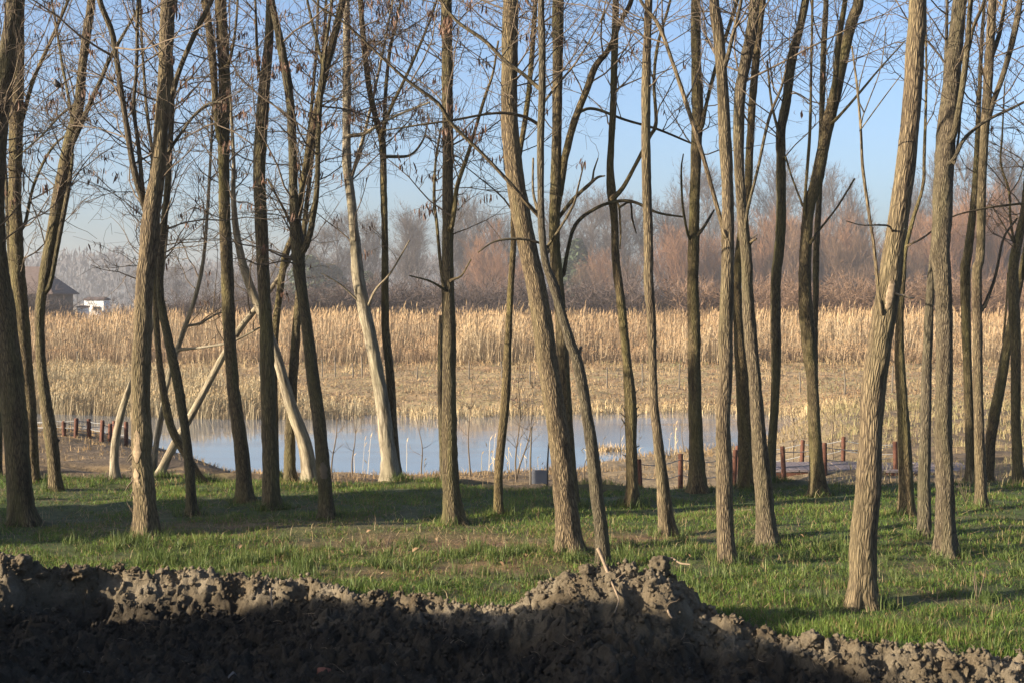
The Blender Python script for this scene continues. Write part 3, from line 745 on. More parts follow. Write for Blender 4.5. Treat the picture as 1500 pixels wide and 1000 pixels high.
T[18] = make_tree([(665, 767, 29), (660, 699, 26), (658, 615, 24), (658, 548, 21), (658, 485, 22), (656, 422, 20), (656, 360, 18), (656, 260, 18), (656, 180, 18), (655, 80, 18), (654, 0, 16)],
    'straight sunlit trunk left of centre, ringed by a tangle of twigs high up', nb=44, zmin=3.3, pods=220, long_=0.9,
    limbs=[[(662, 330, 8), (666, 304, 8), (670, 272, 7), (686, 224, 6), (710, 144, 5), (722, 108, 4), (730, 60, 3)], [(650, 420, 5), (646, 396, 5), (640, 330, 5), (636, 292, 5), (638, 240, 4), (646, 188, 3)], [(662, 410, 4), (676, 404, 3), (690, 380, 2)], [(652, 425, 4), (630, 412, 3), (600, 404, 2)]])
T[19] = make_tree([(649, 706, 8), (647, 632, 10), (645, 560, 9), (645, 500, 8), (645, 462, 4)], 'short broken stem pressed against the left of the straight sunlit trunk', nb=0, d=21.8)
T[20] = make_tree([(730, 753, 15), (731, 682, 14), (740, 590, 14), (744, 506, 12), (748, 422, 10), (752, 360, 9), (752, 304, 8), (757, 250, 8), (764, 208, 8), (774, 140, 8), (782, 40, 8), (784, 0, 7)],
    'thin dark shaded trunk just left of the big central trunk', nb=24, zmin=3.6, pods=50)
T[21] = make_tree([(834, 808, 41), (832, 770, 39), (826, 716, 36), (820, 649, 34), (811, 590, 32), (799, 506, 32), (786, 422, 30), (774, 368, 30), (760, 296, 30), (750, 224, 28), (746, 160, 26), (747, 80, 26), (748, 0, 24)],
    'big furrowed central trunk leaning left, thickest of the middle group', 'grey', nb=26, zmin=4.3, pods=60, sides=36)
T[22] = make_tree([(840, 742, 18), (833, 650, 18), (827, 560, 18), (822, 480, 18), (816, 400, 18), (812, 340, 18), (814, 260, 17), (816, 180, 16), (817, 80, 17), (818, 0, 18)],
    'dark trunk behind the big central one, with a strong limb bending right', nb=26, zmin=4.2, pods=40,
    limbs=[[(816, 300, 12), (820, 280, 12), (828, 230, 12), (842, 176, 11), (860, 130, 11), (872, 98, 10), (892, 72, 9), (908, 34, 8), (925, 0, 7)], [(843, 172, 6), (852, 163, 5), (872, 160, 5), (916, 176, 4), (964, 190, 4), (1012, 210, 3)], [(818, 320, 6), (840, 292, 6), (866, 268, 5), (876, 260, 4), (886, 258, 2)], [(866, 268, 4), (870, 250, 3), (876, 232, 2)], [(825, 402, 6.5), (832, 365, 6), (844, 328, 6), (872, 306, 5.5), (900, 296, 5.5), (928, 296, 5), (964, 312, 4), (1000, 318, 3)]])
T[23] = make_tree([(884, 832, 21), (881, 779, 20), (874, 724, 20), (868, 666, 20), (856, 582, 18), (845, 527, 18), (837, 506, 16), (824, 464, 15), (811, 418, 15), (800, 388, 13), (794, 340, 12), (792, 280, 11), (792, 200, 11), (794, 140, 11), (794, 60, 11), (793, 0, 10)],
    'thin grey knotty trunk rising behind the soil mound and crossing the big central one', 'grey', nb=22, zmin=4.2, pods=90,
    limbs=[[(790, 318, 7), (772, 298, 7), (750, 272, 6), (706, 225, 6), (662, 182, 6), (642, 152, 6), (594, 116, 5), (546, 72, 4), (502, 32, 4), (458, 0, 3)], [(790, 184, 6), (770, 172, 5), (740, 166, 5), (710, 168, 4), (666, 176, 4), (610, 184, 3), (560, 192, 2)], [(790, 130, 7), (765, 108, 6), (740, 90, 6), (710, 60, 6), (670, 32, 5), (646, 0, 4)], [(803, 366, 5), (790, 356, 4), (760, 350, 4), (725, 354, 3), (700, 370, 2)], [(803, 360, 4), (820, 335, 4), (840, 300, 4), (848, 270, 3), (856, 238, 2)], [(788, 310, 5), (781, 280, 4), (781, 232, 3)], [(792, 160, 4), (812, 130, 4), (845, 90, 3), (880, 30, 2), (888, 0, 2)]])
T[24] = make_tree([(927, 740, 20), (925, 674, 17), (924, 615, 19), (923, 582, 18), (918, 527, 14), (914, 485, 14), (908, 430, 14), (902, 380, 13), (900, 320, 12), (896, 282, 15), (894, 240, 11), (898, 160, 11), (900, 80, 11), (902, 0, 10)],
    'slim dark trunk with spiky stubs, forking beside an arching branch', nb=20, zmin=4.6, pods=20,
    limbs=[[(898, 290, 9), (912, 276, 7), (932, 240, 6), (952, 200, 6), (961, 180, 6), (958, 120, 5), (964, 64, 5), (982, 0, 4)], [(906, 300, 3), (909, 340, 3), (908, 365, 2)], [(923, 297, 3), (926, 320, 3), (932, 342, 2)]])
T[25] = make_tree([(979, 781, 22), (971, 716, 20), (965, 653, 16), (958, 590, 14), (956, 527, 13), (954, 464, 14), (950, 414, 16), (950, 360, 15), (947, 260, 15), (946, 180, 14), (947, 100, 14), (950, 0, 12)],
    'slim pale-lit trunk leaning slightly left, between the spiky-stubbed trunk and the posts', 'grey', nb=18, zmin=4.8, pods=20)
T[26] = make_tree([(1022, 720, 27), (1019, 632, 22), (1017, 548, 20), (1017, 485, 20), (1015, 422, 18), (1016, 360, 18), (1018, 280, 16), (1020, 220, 17), (1022, 160, 18), (1020, 100, 16), (1019, 0, 15)],
    'dark olive straight trunk beside the low red post, right of centre', nb=20, zmin=4.4, pods=20,
    limbs=[[(1028, 185, 7), (1034, 156, 6), (1046, 108, 6), (1060, 64, 6), (1080, 0, 6)], [(1008, 345, 4), (1000, 300, 4), (998, 250, 3), (1001, 226, 2)], [(1026, 340, 5), (1036, 325, 4), (1046, 308, 3)]])
T[27] = make_tree([(1067, 830, 29), (1063, 783, 26), (1061, 716, 26), (1061, 674, 25), (1059, 615, 22), (1063, 548, 22), (1063, 485, 22), (1065, 422, 20), (1066, 360, 20), (1066, 280, 18), (1062, 200, 20), (1058, 120, 18), (1052, 48, 18), (1046, 0, 16)],
    'front trunk right of the soil mound, half in shadow, with a long diagonal limb', 'grey', nb=20, zmin=4.4, pods=20,
    limbs=[[(1060, 340, 8), (1056, 324, 7), (1028, 224, 7), (1004, 148, 7), (984, 88, 6), (964, 36, 6), (938, 0, 5)], [(1064, 90, 7), (1074, 50, 6), (1086, 0, 5)]])
T[28] = make_tree([(1094, 716, 27), (1091, 632, 22), (1087, 548, 21), (1082, 485, 16), (1080, 400, 14), (1088, 330, 13), (1096, 270, 12), (1098, 224, 12), (1102, 152, 12), (1110, 60, 12), (1117, 0, 11)],
    'olive trunk squeezed behind the two pale trunks right of the mound', nb=20, zmin=4.4, pods=20)
T[29] = make_tree([(1124, 801, 33), (1122, 760, 29), (1118, 716, 28), (1110, 615, 22), (1105, 548, 20), (1099, 485, 20), (1095, 422, 18), (1094, 380, 18), (1086, 300, 16), (1082, 220, 16), (1084, 140, 18), (1092, 92, 18), (1102, 40, 18), (1106, 0, 16)],
    'pale sunlit trunk with a swollen foot, leaning left, second right of the mound', 'grey', nb=22, zmin=4.3, pods=20,
    limbs=[[(1092, 335, 6), (1096, 304, 5), (1110, 248, 5), (1126, 176, 5), (1146, 124, 4), (1160, 60, 3)], [(1100, 355, 5), (1108, 350, 3)]])
T[30] = make_tree([(1130, 712, 14), (1131, 649, 13), (1135, 590, 14), (1137, 527, 16), (1136, 464, 16), (1137, 401, 16), (1140, 380, 16), (1144, 320, 16), (1144, 240, 15), (1144, 192, 15), (1152, 148, 15), (1160, 88, 15), (1172, 40, 13), (1180, 0, 12)],
    'slim trunk whose foot hides behind the swollen-footed pale one', nb=22, zmin=4.4, pods=20,
    limbs=[[(1150, 230, 4), (1160, 260, 3), (1176, 302, 4)], [(1142, 200, 5), (1130, 150, 4), (1124, 90, 3)]])
T[31] = make_tree([(1200, 726, 27), (1196, 674, 22), (1192, 611, 19), (1190, 556, 18), (1186, 519, 22), (1181, 464, 22), (1179, 401, 20), (1184, 312, 18), (1196, 268, 20), (1206, 216, 18), (1214, 176, 20), (1224, 136, 18), (1234, 88, 17), (1248, 32, 17), (1258, 0, 16)],
    'kinked trunk beside the boardwalk posts, leaning right in its upper half', nb=22, zmin=4.6, pods=10,
    limbs=[[(1220, 150, 10), (1224, 110, 9), (1230, 50, 9), (1238, 0, 8)], [(1178, 310, 5), (1186, 200, 5), (1188, 120, 4), (1190, 0, 4)], [(1222, 178, 5), (1256, 140, 4), (1286, 104, 3), (1326, 60, 2)], [(1190, 352, 5), (1198, 340, 4), (1226, 304, 3), (1252, 262, 3)]])
T[32] = make_tree([(1196, 704, 10), (1194, 600, 10), (1194, 500, 9), (1195, 430, 9), (1196, 360, 10), (1200, 288, 9), (1203, 200, 9), (1205, 120, 9), (1207, 60, 9), (1210, 0, 8)],
    'thin straight stem close behind the kinked trunk', nb=16, zmin=4.6, pods=10)
T[33] = make_tree([(1263, 888, 44), (1264, 840, 42), (1265, 783, 42), (1272, 716, 40), (1276, 632, 36), (1280, 569, 38), (1288, 506, 38), (1297, 451, 37), (1303, 414, 36), (1310, 360, 32), (1322, 280, 30), (1330, 216, 30), (1336, 152, 28), (1340, 80, 28), (1344, 0, 26)],
    'nearest thick trunk at right, leaning right, with a pale pruning scar', 'grey', nb=14, zmin=5.2, pods=0, sides=40,
    limbs=[[(1291, 456, 7), (1286, 420, 6), (1280, 360, 5), (1274, 320, 5), (1264, 248, 5), (1261, 192, 4), (1256, 132, 4), (1248, 68, 3)], [(1262, 180, 2), (1272, 150, 2), (1290, 100, 1.6), (1298, 40, 1.4)], [(1261, 190, 2), (1290, 150, 2), (1320, 110, 1.5)], [(1257, 140, 2), (1268, 90, 1.6), (1290, 30, 1.4)], [(1304, 333, 3), (1290, 330, 3), (1262, 330, 2), (1240, 324, 1.5)]], dark=(0, 1, 2, 3))
T[34] = make_tree([(1328, 756, 25), (1326, 674, 22), (1322, 590, 18), (1318, 527, 16), (1318, 464, 12), (1322, 414, 10), (1326, 368, 8), (1338, 320, 6), (1352, 272, 5), (1354, 224, 5), (1357, 120, 4), (1356, 0, 3)],
    'slim trunk just right of the nearest thick one, tapering to a thin crooked top', 'olive', nb=14, zmin=4.6, pods=0,
    limbs=[[(1334, 358, 3), (1356, 346, 3), (1390, 320, 2.6), (1440, 306, 3), (1500, 298, 4)]], dark=(0,))
T[35] = make_tree([(1354, 789, 21), (1354, 695, 19), (1356, 611, 17), (1358, 527, 16), (1362, 443, 14), (1366, 380, 11), (1372, 300, 9), (1380, 200, 8), (1385, 100, 6), (1387, 0, 5)],
    'slim pale-lit trunk close to the left of the stout straight one at right', 'grey', nb=14, zmin=4.6, pods=0)
T[36] = make_tree([(1386, 813, 33), (1384, 716, 28), (1382, 632, 27), (1383, 548, 26), (1383, 464, 26), (1380, 401, 28), (1377, 370, 30), (1380, 320, 30), (1382, 260, 30), (1386, 200, 30), (1392, 140, 28), (1400, 60, 24), (1406, 0, 22)],
    'stout straight trunk at right with a dark fork high up', 'grey', nb=20, zmin=4.4, pods=10, sides=34,
    limbs=[[(1396, 200, 11), (1406, 152, 10), (1416, 80, 9), (1420, 24, 8), (1422, 0, 8)], [(1416, 80, 6), (1426, 40, 6), (1442, 0, 5)], [(1398, 232, 6), (1412, 205, 6), (1440, 180, 5), (1480, 160, 4), (1500, 150, 4)], [(1398, 240, 4), (1406, 180, 4), (1402, 120, 3), (1412, 70, 3)]])
T[37] = make_tree([(1438, 742, 17), (1435, 653, 16), (1433, 569, 15), (1432, 485, 15), (1431, 401, 16), (1436, 372, 14), (1438, 280, 14), (1442, 200, 14), (1446, 140, 15), (1450, 72, 14), (1454, 0, 12)],
    'slim straight trunk with twiggy debris at its foot, right of the stout one', 'grey', nb=26, zmin=4.2, pods=20,
    limbs=[[(1448, 170, 10), (1454, 152, 9), (1470, 108, 9), (1486, 48, 10), (1494, 0, 9)], [(1450, 90, 8), (1464, 50, 7), (1472, 0, 6)], [(1442, 448, 6), (1458, 405, 5), (1470, 350, 4), (1490, 320, 3)]])
T[38] = make_tree([(1422, 702, 14), (1419, 590, 14), (1416, 506, 14), (1414, 401, 16), (1418, 370, 14), (1426, 300, 11), (1430, 240, 9), (1434, 150, 7), (1438, 60, 6), (1442, 0, 5)],
    'cracked-bark trunk standing just behind and left of the slim debris-footed one', 'olive', nb=16, zmin=4.2, pods=10)
T[39] = make_tree([(1447, 702, 15), (1454, 623, 17), (1467, 556, 16), (1475, 506, 14), (1488, 440, 12), (1502, 370, 10), (1515, 280, 8), (1524, 160, 6), (1530, 0, 5)],
    'dark trunk leaning right out of the picture near the right edge', 'olive', nb=20, zmin=3.4, pods=10,
    limbs=[[(1470, 500, 4), (1474, 450, 3), (1476, 400, 2)]])
T[40] = make_tree([(1492, 706, 17), (1488, 611, 15), (1488, 527, 16), (1486, 464, 18), (1484, 414, 16), (1486, 380, 16), (1494, 340, 14), (1502, 300, 13), (1510, 200, 12), (1515, 100, 10), (1518, 0, 9)],
    'trunk at the right edge, kinked and twiggy at reed-top height', 'olive', nb=24, zmin=3.2, pods=10,
    limbs=[[(1486, 360, 4), (1480, 320, 4), (1478, 280, 4), (1466, 240, 3), (1468, 200, 3), (1472, 120, 2)], [(1482, 350, 3), (1470, 330, 2), (1452, 300, 2)], [(1479, 285, 2), (1492, 265, 2), (1500, 240, 2)]])

# a few more of the grove beyond the edges of the picture (their shadows and twigs reach in)
def copy_tree(o, loc, rz, label):
    c = o.copy(); COL.objects.link(c); c.location = loc; c.rotation_euler = (0, 0, rz); c['label'] = label
    for ch in o.children:
        k = ch.copy(); COL.objects.link(k); k.parent = c
    return c
for (x, y, src, rz) in ((-7.6, 17.3, 12, 1.0), (-9.2, 18.9, 10, 2.2), (-11.5, 16.2, 15, 4.2), (-10.5, 21.5, 17, 5.0), (7.2, 16.4, 36, 2.0), (8.6, 19.6, 31, 3.3)):
    copy_tree(T[src][0], (x, y, float(ground_z(x, y))), rz, 'grove tree standing outside the picture beyond its side edges')

# scars, stubs and torn bark on single trunks
def on_tree(k, px, py, side=0.0):
    t, d, off = T[k]
    return W(px, py, d) - off
def patch(k, px, py, wpx, hpx, rad_px, mat, name, az=0.0, depth=0.006):
    """oval patch lying on the camera-left side of a trunk, following its curve"""
    t, d, off = T[k]; c = W(px, py, d); s0 = STEM[k][np.argmin(np.abs(STEM[k][:, 2] - c[2]))]; c = s0[:3] - off; r = s0[3] * 1.05; rad_px = r * F / d
    n, m = 14, 18; V = []; Fq = []
    for i in range(m + 1):
        v = i / m * 2 - 1
        half = math.sqrt(max(0, 1 - v * v)) * (1 + (0.05 if k == 33 else 0.22) * math.sin(i * .8 + k))
        for j in range(n + 1):
            u = (j / n * 2 - 1) * half * (wpx / 2 / rad_px)
            a = -math.pi / 2 + az + u
            edge = 1 - max(abs(j / n * 2 - 1), abs(v)) ** 4
            rr_ = r * 1.0 + depth * edge + 0.003 * math.sin(i * 5.3 + j * 3.1)
            zc = c[2] - v * hpx / 2 / F * d; sc = STEM[k][np.argmin(np.abs(STEM[k][:, 2] - (zc + off[2])))]
            V.append((sc[0] - off[0] + rr_ * math.cos(a), sc[1] - off[1] + rr_ * math.sin(a), zc))
    for i in range(m):
        for j in range(n):
            b = i * (n + 1) + j; Fq.append((b, b + 1, b + n + 2, b + n + 1))
    return obj(name, mesh_np(name, np.array(V), np.array(Fq), mat), t)
def stub(k, p0, p1, r0, r1, mat=M_BRANCH_DARK, dy=0.0, name='branch_stub'):
    t, d, off = T[k]
    a = W(p0[0], p0[1], d) - off; b = W(p1[0], p1[1], d + dy) - off
    P = np.array([a + (b - a) * s for s in np.linspace(0, 1, 5)]); P[1:4] += RNG.normal(size=(3, 3)) * 0.004
    Pn = np.vstack([P, P[-1] + (P[-1] - P[-2]) * 0.02])
    v, q, _ = tube(Pn, np.append(np.linspace(r0, r1, 5), 0.0005), 7)
    return obj(name, mesh_np(name, v, q, mat), t)
patch(33, 1300, 430, 13, 46, 16.3, M_WOODCUT, 'pruning_scar', az=0.0, depth=0.007)
stub(33, (1312, 430), (1338, 437), .011, .008, M_WOODCUT, dy=0.05)
patch(4, 208, 652, 13, 50, 16.6, M_WOODCUT, 'torn_bark_scar', az=-0.3, depth=0.002)
patch(4, 210, 700, 10, 36, 16.6, M_WOODCUT, 'torn_bark_scar', az=-0.5, depth=0.002)
for k in range(9):
    stub(4, (197 + random.uniform(-3, 3), 660 + k * 7), (188 + random.uniform(-6, 5), 668 + k * 7 + random.uniform(-4, 10)), .014, .004, M_BRANCH_DARK, dy=random.uniform(-.12, .05), name='bark_flake')
for k in range(4): stub(4, (199, 760), (186 + k * 3, 735 + k * 4), .006, .003, M_BRANCH_DARK, dy=-0.05, name='dead_shoot')
for (a, b) in (((917, 606), (911, 592)), ((917, 612), (909, 604)), ((916, 622), (910, 612)), ((931, 600), (936, 595)), ((931, 612), (936, 606)), ((930, 655), (937, 652)), ((917, 668), (912, 665)), ((931, 575), (935, 570))):
    stub(24, a, b, .012, .005)
stub(23, (846, 518), (852, 508), .022, .014); stub(23, (850, 545), (855, 538), .012, .006); stub(23, (880, 720), (889, 716), .016, .008)
stub(15, (457, 545), (448, 538), .014, .006); stub(15, (463, 620), (457, 612), .012, .006)
stub(29, (1100, 350), (1109, 344), .012, .006); stub(5, (281, 690), (288, 684), .01, .004)
stub(3, (78, 640), (87, 646), .03, .02); stub(38, (1412, 470), (1405, 462), .01, .004)
patch(15, 475, 690, 13, 26, 10, M_BRANCH_DARK, 'hollow_knot', az=0.1, depth=0.008)

# ------------------------------------------------------------------ rope fences and boardwalk by the pond
def post_mesh(h, r, seed):
    n = 10; th = np.arange(n) * 2 * math.pi / n
    prof = [(-0.3, r), (0, r), (h * .5, r * 1.0), (h - .02, r * .98), (h, r * .86), (h + .004, r * 0.02)]
    V = np.array([[q * math.cos(a) * (1 + .05 * math.sin(a * 3 + seed)), q * math.sin(a), z] for z, q in prof for a in th])
    i = np.arange(len(prof) - 1)[:, None] * n; j = np.arange(n)[None]; j2 = (j + 1) % n
    return V, np.stack([i + j, i + j2, i + n + j2, i + n + j], -1).reshape(-1, 4)

def rope_fence(label, posts, runs, rad=0.043):
    tops = []
    b0 = posts[0]; d0 = b0[3]
    root_p = np.array([(b0[0] - 750) / F * d0, d0, 0.0]); root_p[2] = float(ground_z(root_p[0], d0))
    t = empty('rope_fence', tuple(root_p)); tag(t, label, 'fence', 'rope fences by the pond')
    for k, (px, ytop, ybase, d) in enumerate(posts):
        x = (px - 750) / F * d; zt = CAMZ - (ytop - HOR) / F * d; zg = float(ground_z(x, d))
        h = max(0.25, zt - zg)
        V, Q = post_mesh(h, rad, k)
        o = obj('post', mesh_np('post', V, Q, M_POST), t, np.array([x, d, zg]) - root_p)
        o.rotation_euler = (random.uniform(-.04, .04), random.uniform(-.05, .05), random.random())
        tops.append((np.array([x, d, zg]), h))
    for a, b in runs:
        for fr in (0.86, 0.48):
            pa = tops[a][0] + np.array([0, 0, tops[a][1] * fr]); pb = tops[b][0] + np.array([0, 0, tops[b][1] * fr])
            s = np.linspace(0, 1, 12)[:, None]; P = pa + (pb - pa) * s
            P[:, 2] -= 0.14 * np.linalg.norm(pb - pa) * 0.35 * (4 * s * (1 - s))[:, 0]
            v, q, _ = tube(P - root_p, np.full(12, 0.007), 6)
            obj('rope', mesh_np('rope', v, q, M_ROPE), t)
    return t

lp = [(7, 614, 628), (40, 612, 631), (76, 612, 635), (94, 623, 636), (111, 612, 639), (131, 613, 641), (149, 615, 646), (161, 620, 647), (168, 616, 648), (185, 617, 653)]
rope_fence('row of red-brown posts with sagging rope along the left shore of the pond',
    [(a, b, c_, min(ground_hit(a, c_, 26, 44), 40.0)) for a, b, c_ in lp],
    [(0, 1), (1, 2), (2, 4), (4, 5), (5, 6), (6, 8), (8, 9), (3, 7)], 0.043)
rope_fence('low red posts and rope before the pond shore, from centre to boardwalk',
    [(938, 672, 717, 24.4), (997, 664, 712, 25.2), (1075, 658, 705, 26.5), (1149, 653, 709, 27.0), (1208, 648, 706, 27.2), (1312, 646, 700, 27.6)],
    [(0, 1), (1, 2), (2, 3), (3, 4), (4, 5)])
rope_fence('farther row of red posts and rope behind the boardwalk at right',
    [(1082, 652, 698, 30.0), (1174, 644, 698, 29.6), (1235, 639, 693, 29.4), (1318, 645, 693, 29.2)],
    [(0, 1), (1, 2), (2, 3)])

bw0 = np.array([(1090 - 750) / F * 28.2, 28.2]); bw1 = np.array([(1420 - 750) / F * 28.0, 28.0])
zb = max(float(ground_z(p[0], p[1])) for p in (bw0, bw1)) + 0.04
bwt = empty('boardwalk', (bw0[0], bw0[1], zb)); tag(bwt, 'low weathered plank boardwalk between the red posts at right', 'boardwalk')
npl = 27; Lb = np.linalg.norm(bw1 - bw0); ang = math.atan2(bw1[1] - bw0[1], bw1[0] - bw0[0])
mb = MB(); mb.quad_box((0, 0, 0), (Lb / npl - 0.012, 1.5, 0.035)); pl0 = mb.build('plank', M_PLANK, bwt)
for k in range(npl):
    o = pl0 if k == 0 else pl0.copy()
    if k: COL.objects.link(o); o.parent = bwt
    s = (k + .5) / npl * Lb
    o.location = (s * math.cos(ang), s * math.sin(ang), random.uniform(-.006, .006)); o.rotation_euler = (random.uniform(-.008, .008), random.uniform(-.01, .01), ang + random.uniform(-.01, .01))
for s_ in (-0.73, 0.73):
    mb = MB(); mb.quad_box((Lb / 2 * math.cos(ang) - s_ * math.sin(ang), Lb / 2 * math.sin(ang) + s_ * math.cos(ang), -0.088), (Lb, 0.06, 0.12), ang)
    mb.build('edge_beam', M_POST, bwt)

# ------------------------------------------------------------------ small grey board on two thin poles at the shore
M_PANEL = plain('grey_panel', (0.17, 0.18, 0.20), var=0.12, scale=6, rough=0.5)
db = 24.0; pb = W(790, 709, db); zg = float(ground_z(pb[0], db)); bt = empty('notice_board', (pb[0], db, zg))
tag(bt, 'small grey panel between two thin poles left of the big central trunk', 'board')
hb_ = (20 / F * db); mb = MB(); mb.quad_box((0, 0, (CAMZ - (698 - HOR) / F * db) - zg), (22 / F * db, 0.03, hb_)); mb.build('panel', M_PANEL, bt)
for sx_, yt in ((-13, 625), (12, 648)):
    zt = CAMZ - (yt - HOR) / F * db - zg; xx = sx_ / F * db
    v, q, _ = tube(np.array([[xx, 0.03, -.2], [xx, .03, zt * .5], [xx + .02, .03, zt]]), np.array([.018, .016, .01]), 7)
    obj('pole', mesh_np('pole', v, q, M_STAKE), bt)

# ------------------------------------------------------------------ saplings along the near shore
def sapling(px, ybase, ytop, lean, d, nb, label, wd=0.016):
    b = W(px, ybase, d); b[2] = float(ground_z(b[0], d)) - 0.05; zt = CAMZ - (ytop - HOR) / F * d; h = zt - b[2]
    t = empty('sapling', tuple(b)); tag(t, label, 'sapling', 'saplings along the near shore')
    P = np.array([[lean * s * h + .03 * math.sin(s * 7 + px), .02 * math.cos(s * 5), s * h] for s in np.linspace(0, 1, 9)])
    R = np.linspace(wd, .004, 9); v, q, bk = tube(spline(P, .1), np.interp(np.linspace(0, 1, len(spline(P, .1))), np.linspace(0, 1, 9), R), 6)
    obj('trunk', mesh_np('trunk', v, q, M_TWIG), t)
    if nb:
        S = np.column_stack([P[3:], R[3:]]); st = S[RNG.integers(0, len(S), nb)]
        D = np.stack([RNG.normal(size=nb), RNG.normal(size=nb), RNG.uniform(.5, 1.8, nb)], -1)
        P1, Ra = grow(st[:, :3], D, RNG.uniform(.25, .6, nb) * h * 0.6, np.full(nb, .006), 6, .1, .05)
        i = RNG.integers(0, nb, nb * 3); k = RNG.integers(2, 6, nb * 3)
        P2, Rb = grow(P1[i, k], unit(P1[i, k] - P1[i, k - 1]) + RNG.normal(size=(nb * 3, 3)) * .4, RNG.uniform(.1, .35, nb * 3), np.full(nb * 3, .003), 4, .1, .03)
        v, q = cat([tubes(P1, Ra), tubes(P2, Rb)])
        tag(obj('crown', mesh_np('crown', v, q, M_TWIG), t), kind='stuff')
for a in ((487, 702, 590, .05, 26, 10, 'thin sapling standing right of the hollow-knotted dark trunk'), (620, 692, 612, -.08, 30, 3, 'thin bare sapling left of the straight sunlit trunk before the pond'),
          (687, 694, 540, .02, 30, 14, 'taller branching sapling right of the straight sunlit trunk before the pond'), (757, 706, 560, .02, 25, 12, 'upright sapling with spreading twigs beside the big central trunk'),
          (758, 706, 585, .22, 25.3, 10, 'leaning sapling crossing the upright one beside the big central trunk'), (848, 702, 660, .25, 24.5, 0, 'short slanting bare stem between the central trunks'),
          (518, 700, 610, 0, 27, 3, 'thin upright stem left of the pale leaning trunk at mid pond'), (1222, 700, 560, -.03, 31, 12, 'bare sapling behind the boardwalk posts at right'),
          (1166, 704, 575, -.08, 31, 10, 'bare sapling left of the kinked trunk behind the posts'), (1000, 660, 600, 0, 44, 8, 'small bare sapling on the shore above the low red post'),
          (1290, 700, 590, -.05, 30, 8, 'bare sapling behind the nearest thick trunk at right'), (1425, 705, 610, 0, 26, 4, 'dark thin sapling between the trunks near the right edge')):
    sapling(*a)

# stakes along the far bank terrace
for px, yb, yt in ((113, 540, 517), (145, 542, 518), (472, 552, 527), (491, 552, 524), (517, 552, 534), (530, 552, 524), (611, 556, 540), (687, 556, 530), (735, 555, 532), (776, 562, 538), (889, 566, 541), (941, 566, 536), (995, 570, 536), (1172, 575, 548), (1238, 578, 546), (1307, 575, 540), (1415, 580, 552), (380, 552, 534)):
    d = min(ground_hit(px, yb, 58, 92), 86.0); x = (px - 750) / F * d; zg = float(ground_z(x, d)); h = (yb - yt) / F * d + .12
    v, q, _ = tube(np.array([[0, 0, -.2], [.01, 0, h * .5], [random.uniform(-.05, .05), 0, h]]), np.array([.04, .036, .03]), 6)
    tag(obj('stake', mesh_np('stake', v, q, M_STAKE), None, (x, d, zg)), 'thin dark stake standing on the dry far bank below the reeds', 'stake', 'stakes on the far bank')

# ------------------------------------------------------------------ blades: grass, dry grass, reeds
def blades(name, x, y, z, h, wd, colr, mat, label, cat_, lean=0.45, seg=3, parent=None):
    n = len(x); az = RNG.uniform(0, 6.283, n); fa = RNG.uniform(0, 6.283, n)
    ln = np.abs(RNG.normal(size=n)) * lean; base = np.stack([x, y, z - 0.015], -1)
    side = np.stack([np.cos(fa), np.sin(fa), np.zeros(n)], -1); dirv = np.stack([np.cos(az), np.sin(az), np.zeros(n)], -1)
    rows = []
    for t, k in ((0, 1.0), (.5, .8)):
        m = base + dirv * (h * ln * t ** 1.8)[:, None]; m[:, 2] += h * t * (1 - .18 * ln * t)
        rows += [m - side * (wd * k / 2)[:, None], m + side * (wd * k / 2)[:, None]]
    m = base + dirv * (h * ln)[:, None]; m[:, 2] += h * np.maximum(.25, 1 - .4 * ln); rows.append(m)
    V = np.stack(rows, 1).reshape(-1, 3); b = np.arange(n) * 5
    Tn = np.concatenate([np.stack([b, b + 1, b + 3], -1), np.stack([b, b + 3, b + 2], -1), np.stack([b + 2, b + 3, b + 4], -1)])
    C = np.repeat(colr, 5, axis=0)
    o = obj(name, mesh_np(name, V, Tn, mat, {'col': ('FLOAT_COLOR', C)}, smooth=False), parent)
    return tag(o, label, cat_, kind='stuff')

def mixcol(stops, t):
    t = np.clip(t, 0, 1); xs = np.linspace(0, 1, len(stops)); s = np.array(stops)
    return np.stack([np.interp(t, xs, s[:, i]) for i in range(3)], -1)

n = 350000
y = 11.0 + 12.6 * RNG.random(n) ** 1.1
x = (RNG.random(n) * 2 - 1) * (0.345 * y + 1.0)
yc = soil_base(x, y)[1]
thin = fbm(x * 0.9, y * 1.2, 0, 301, 3); fine_ = fbm(x * 3.2, y * 3.2, 0, 305, 3)
# worn, brownish patches in the turf
wear = wear_at(x, y)
keep = (y > yc + 0.10 + 0.22 * RNG.random(n)) & (RNG.random(n) < 0.95 + 0.5 * thin - 0.85 * wear + 0.6 * fine_) & (y < edge_y(750 + F * x / y) + 0.25 * vn(x * 0.5, 2.2, 0, 3) + 0.2 + 0.35 * fine_)
x, y, thin, fine_, wear = x[keep], y[keep], thin[keep], fine_[keep], wear[keep]; n = len(x)
h = 0.88 * (0.035 + 0.05 * RNG.random(n) ** 1.5 + 0.045 * np.clip(fine_ + .2, 0, 1) + 0.04 * np.clip(thin, 0, 1)) * (1 - 0.5 * np.clip(wear, 0, 1))
h *= 0.85 + 0.25 * np.clip((y - 20.5) / 1.5, 0, 1) + 0.35 * np.clip((14.2 - y) / 2, 0, 1)
tn = RNG.random(n) * .5 + .28 + .3 * fine_ + .25 * thin
gc = np.array([0.94, 1.06, 0.92]) * mixcol([(0.03784, 0.06708, 0.01118), (0.06364, 0.1049, 0.01548), (0.0989, 0.1462, 0.02236), (0.1548, 0.1763, 0.043)], tn)
dry = RNG.random(n) < 0.13 + 0.55 * np.clip(wear, 0, 1) + 0.12 * np.clip(-thin, 0, 1)
gc[dry] = mixcol([(0.14, 0.088, 0.042), (0.25, 0.175, 0.085)], RNG.random(dry.sum()))
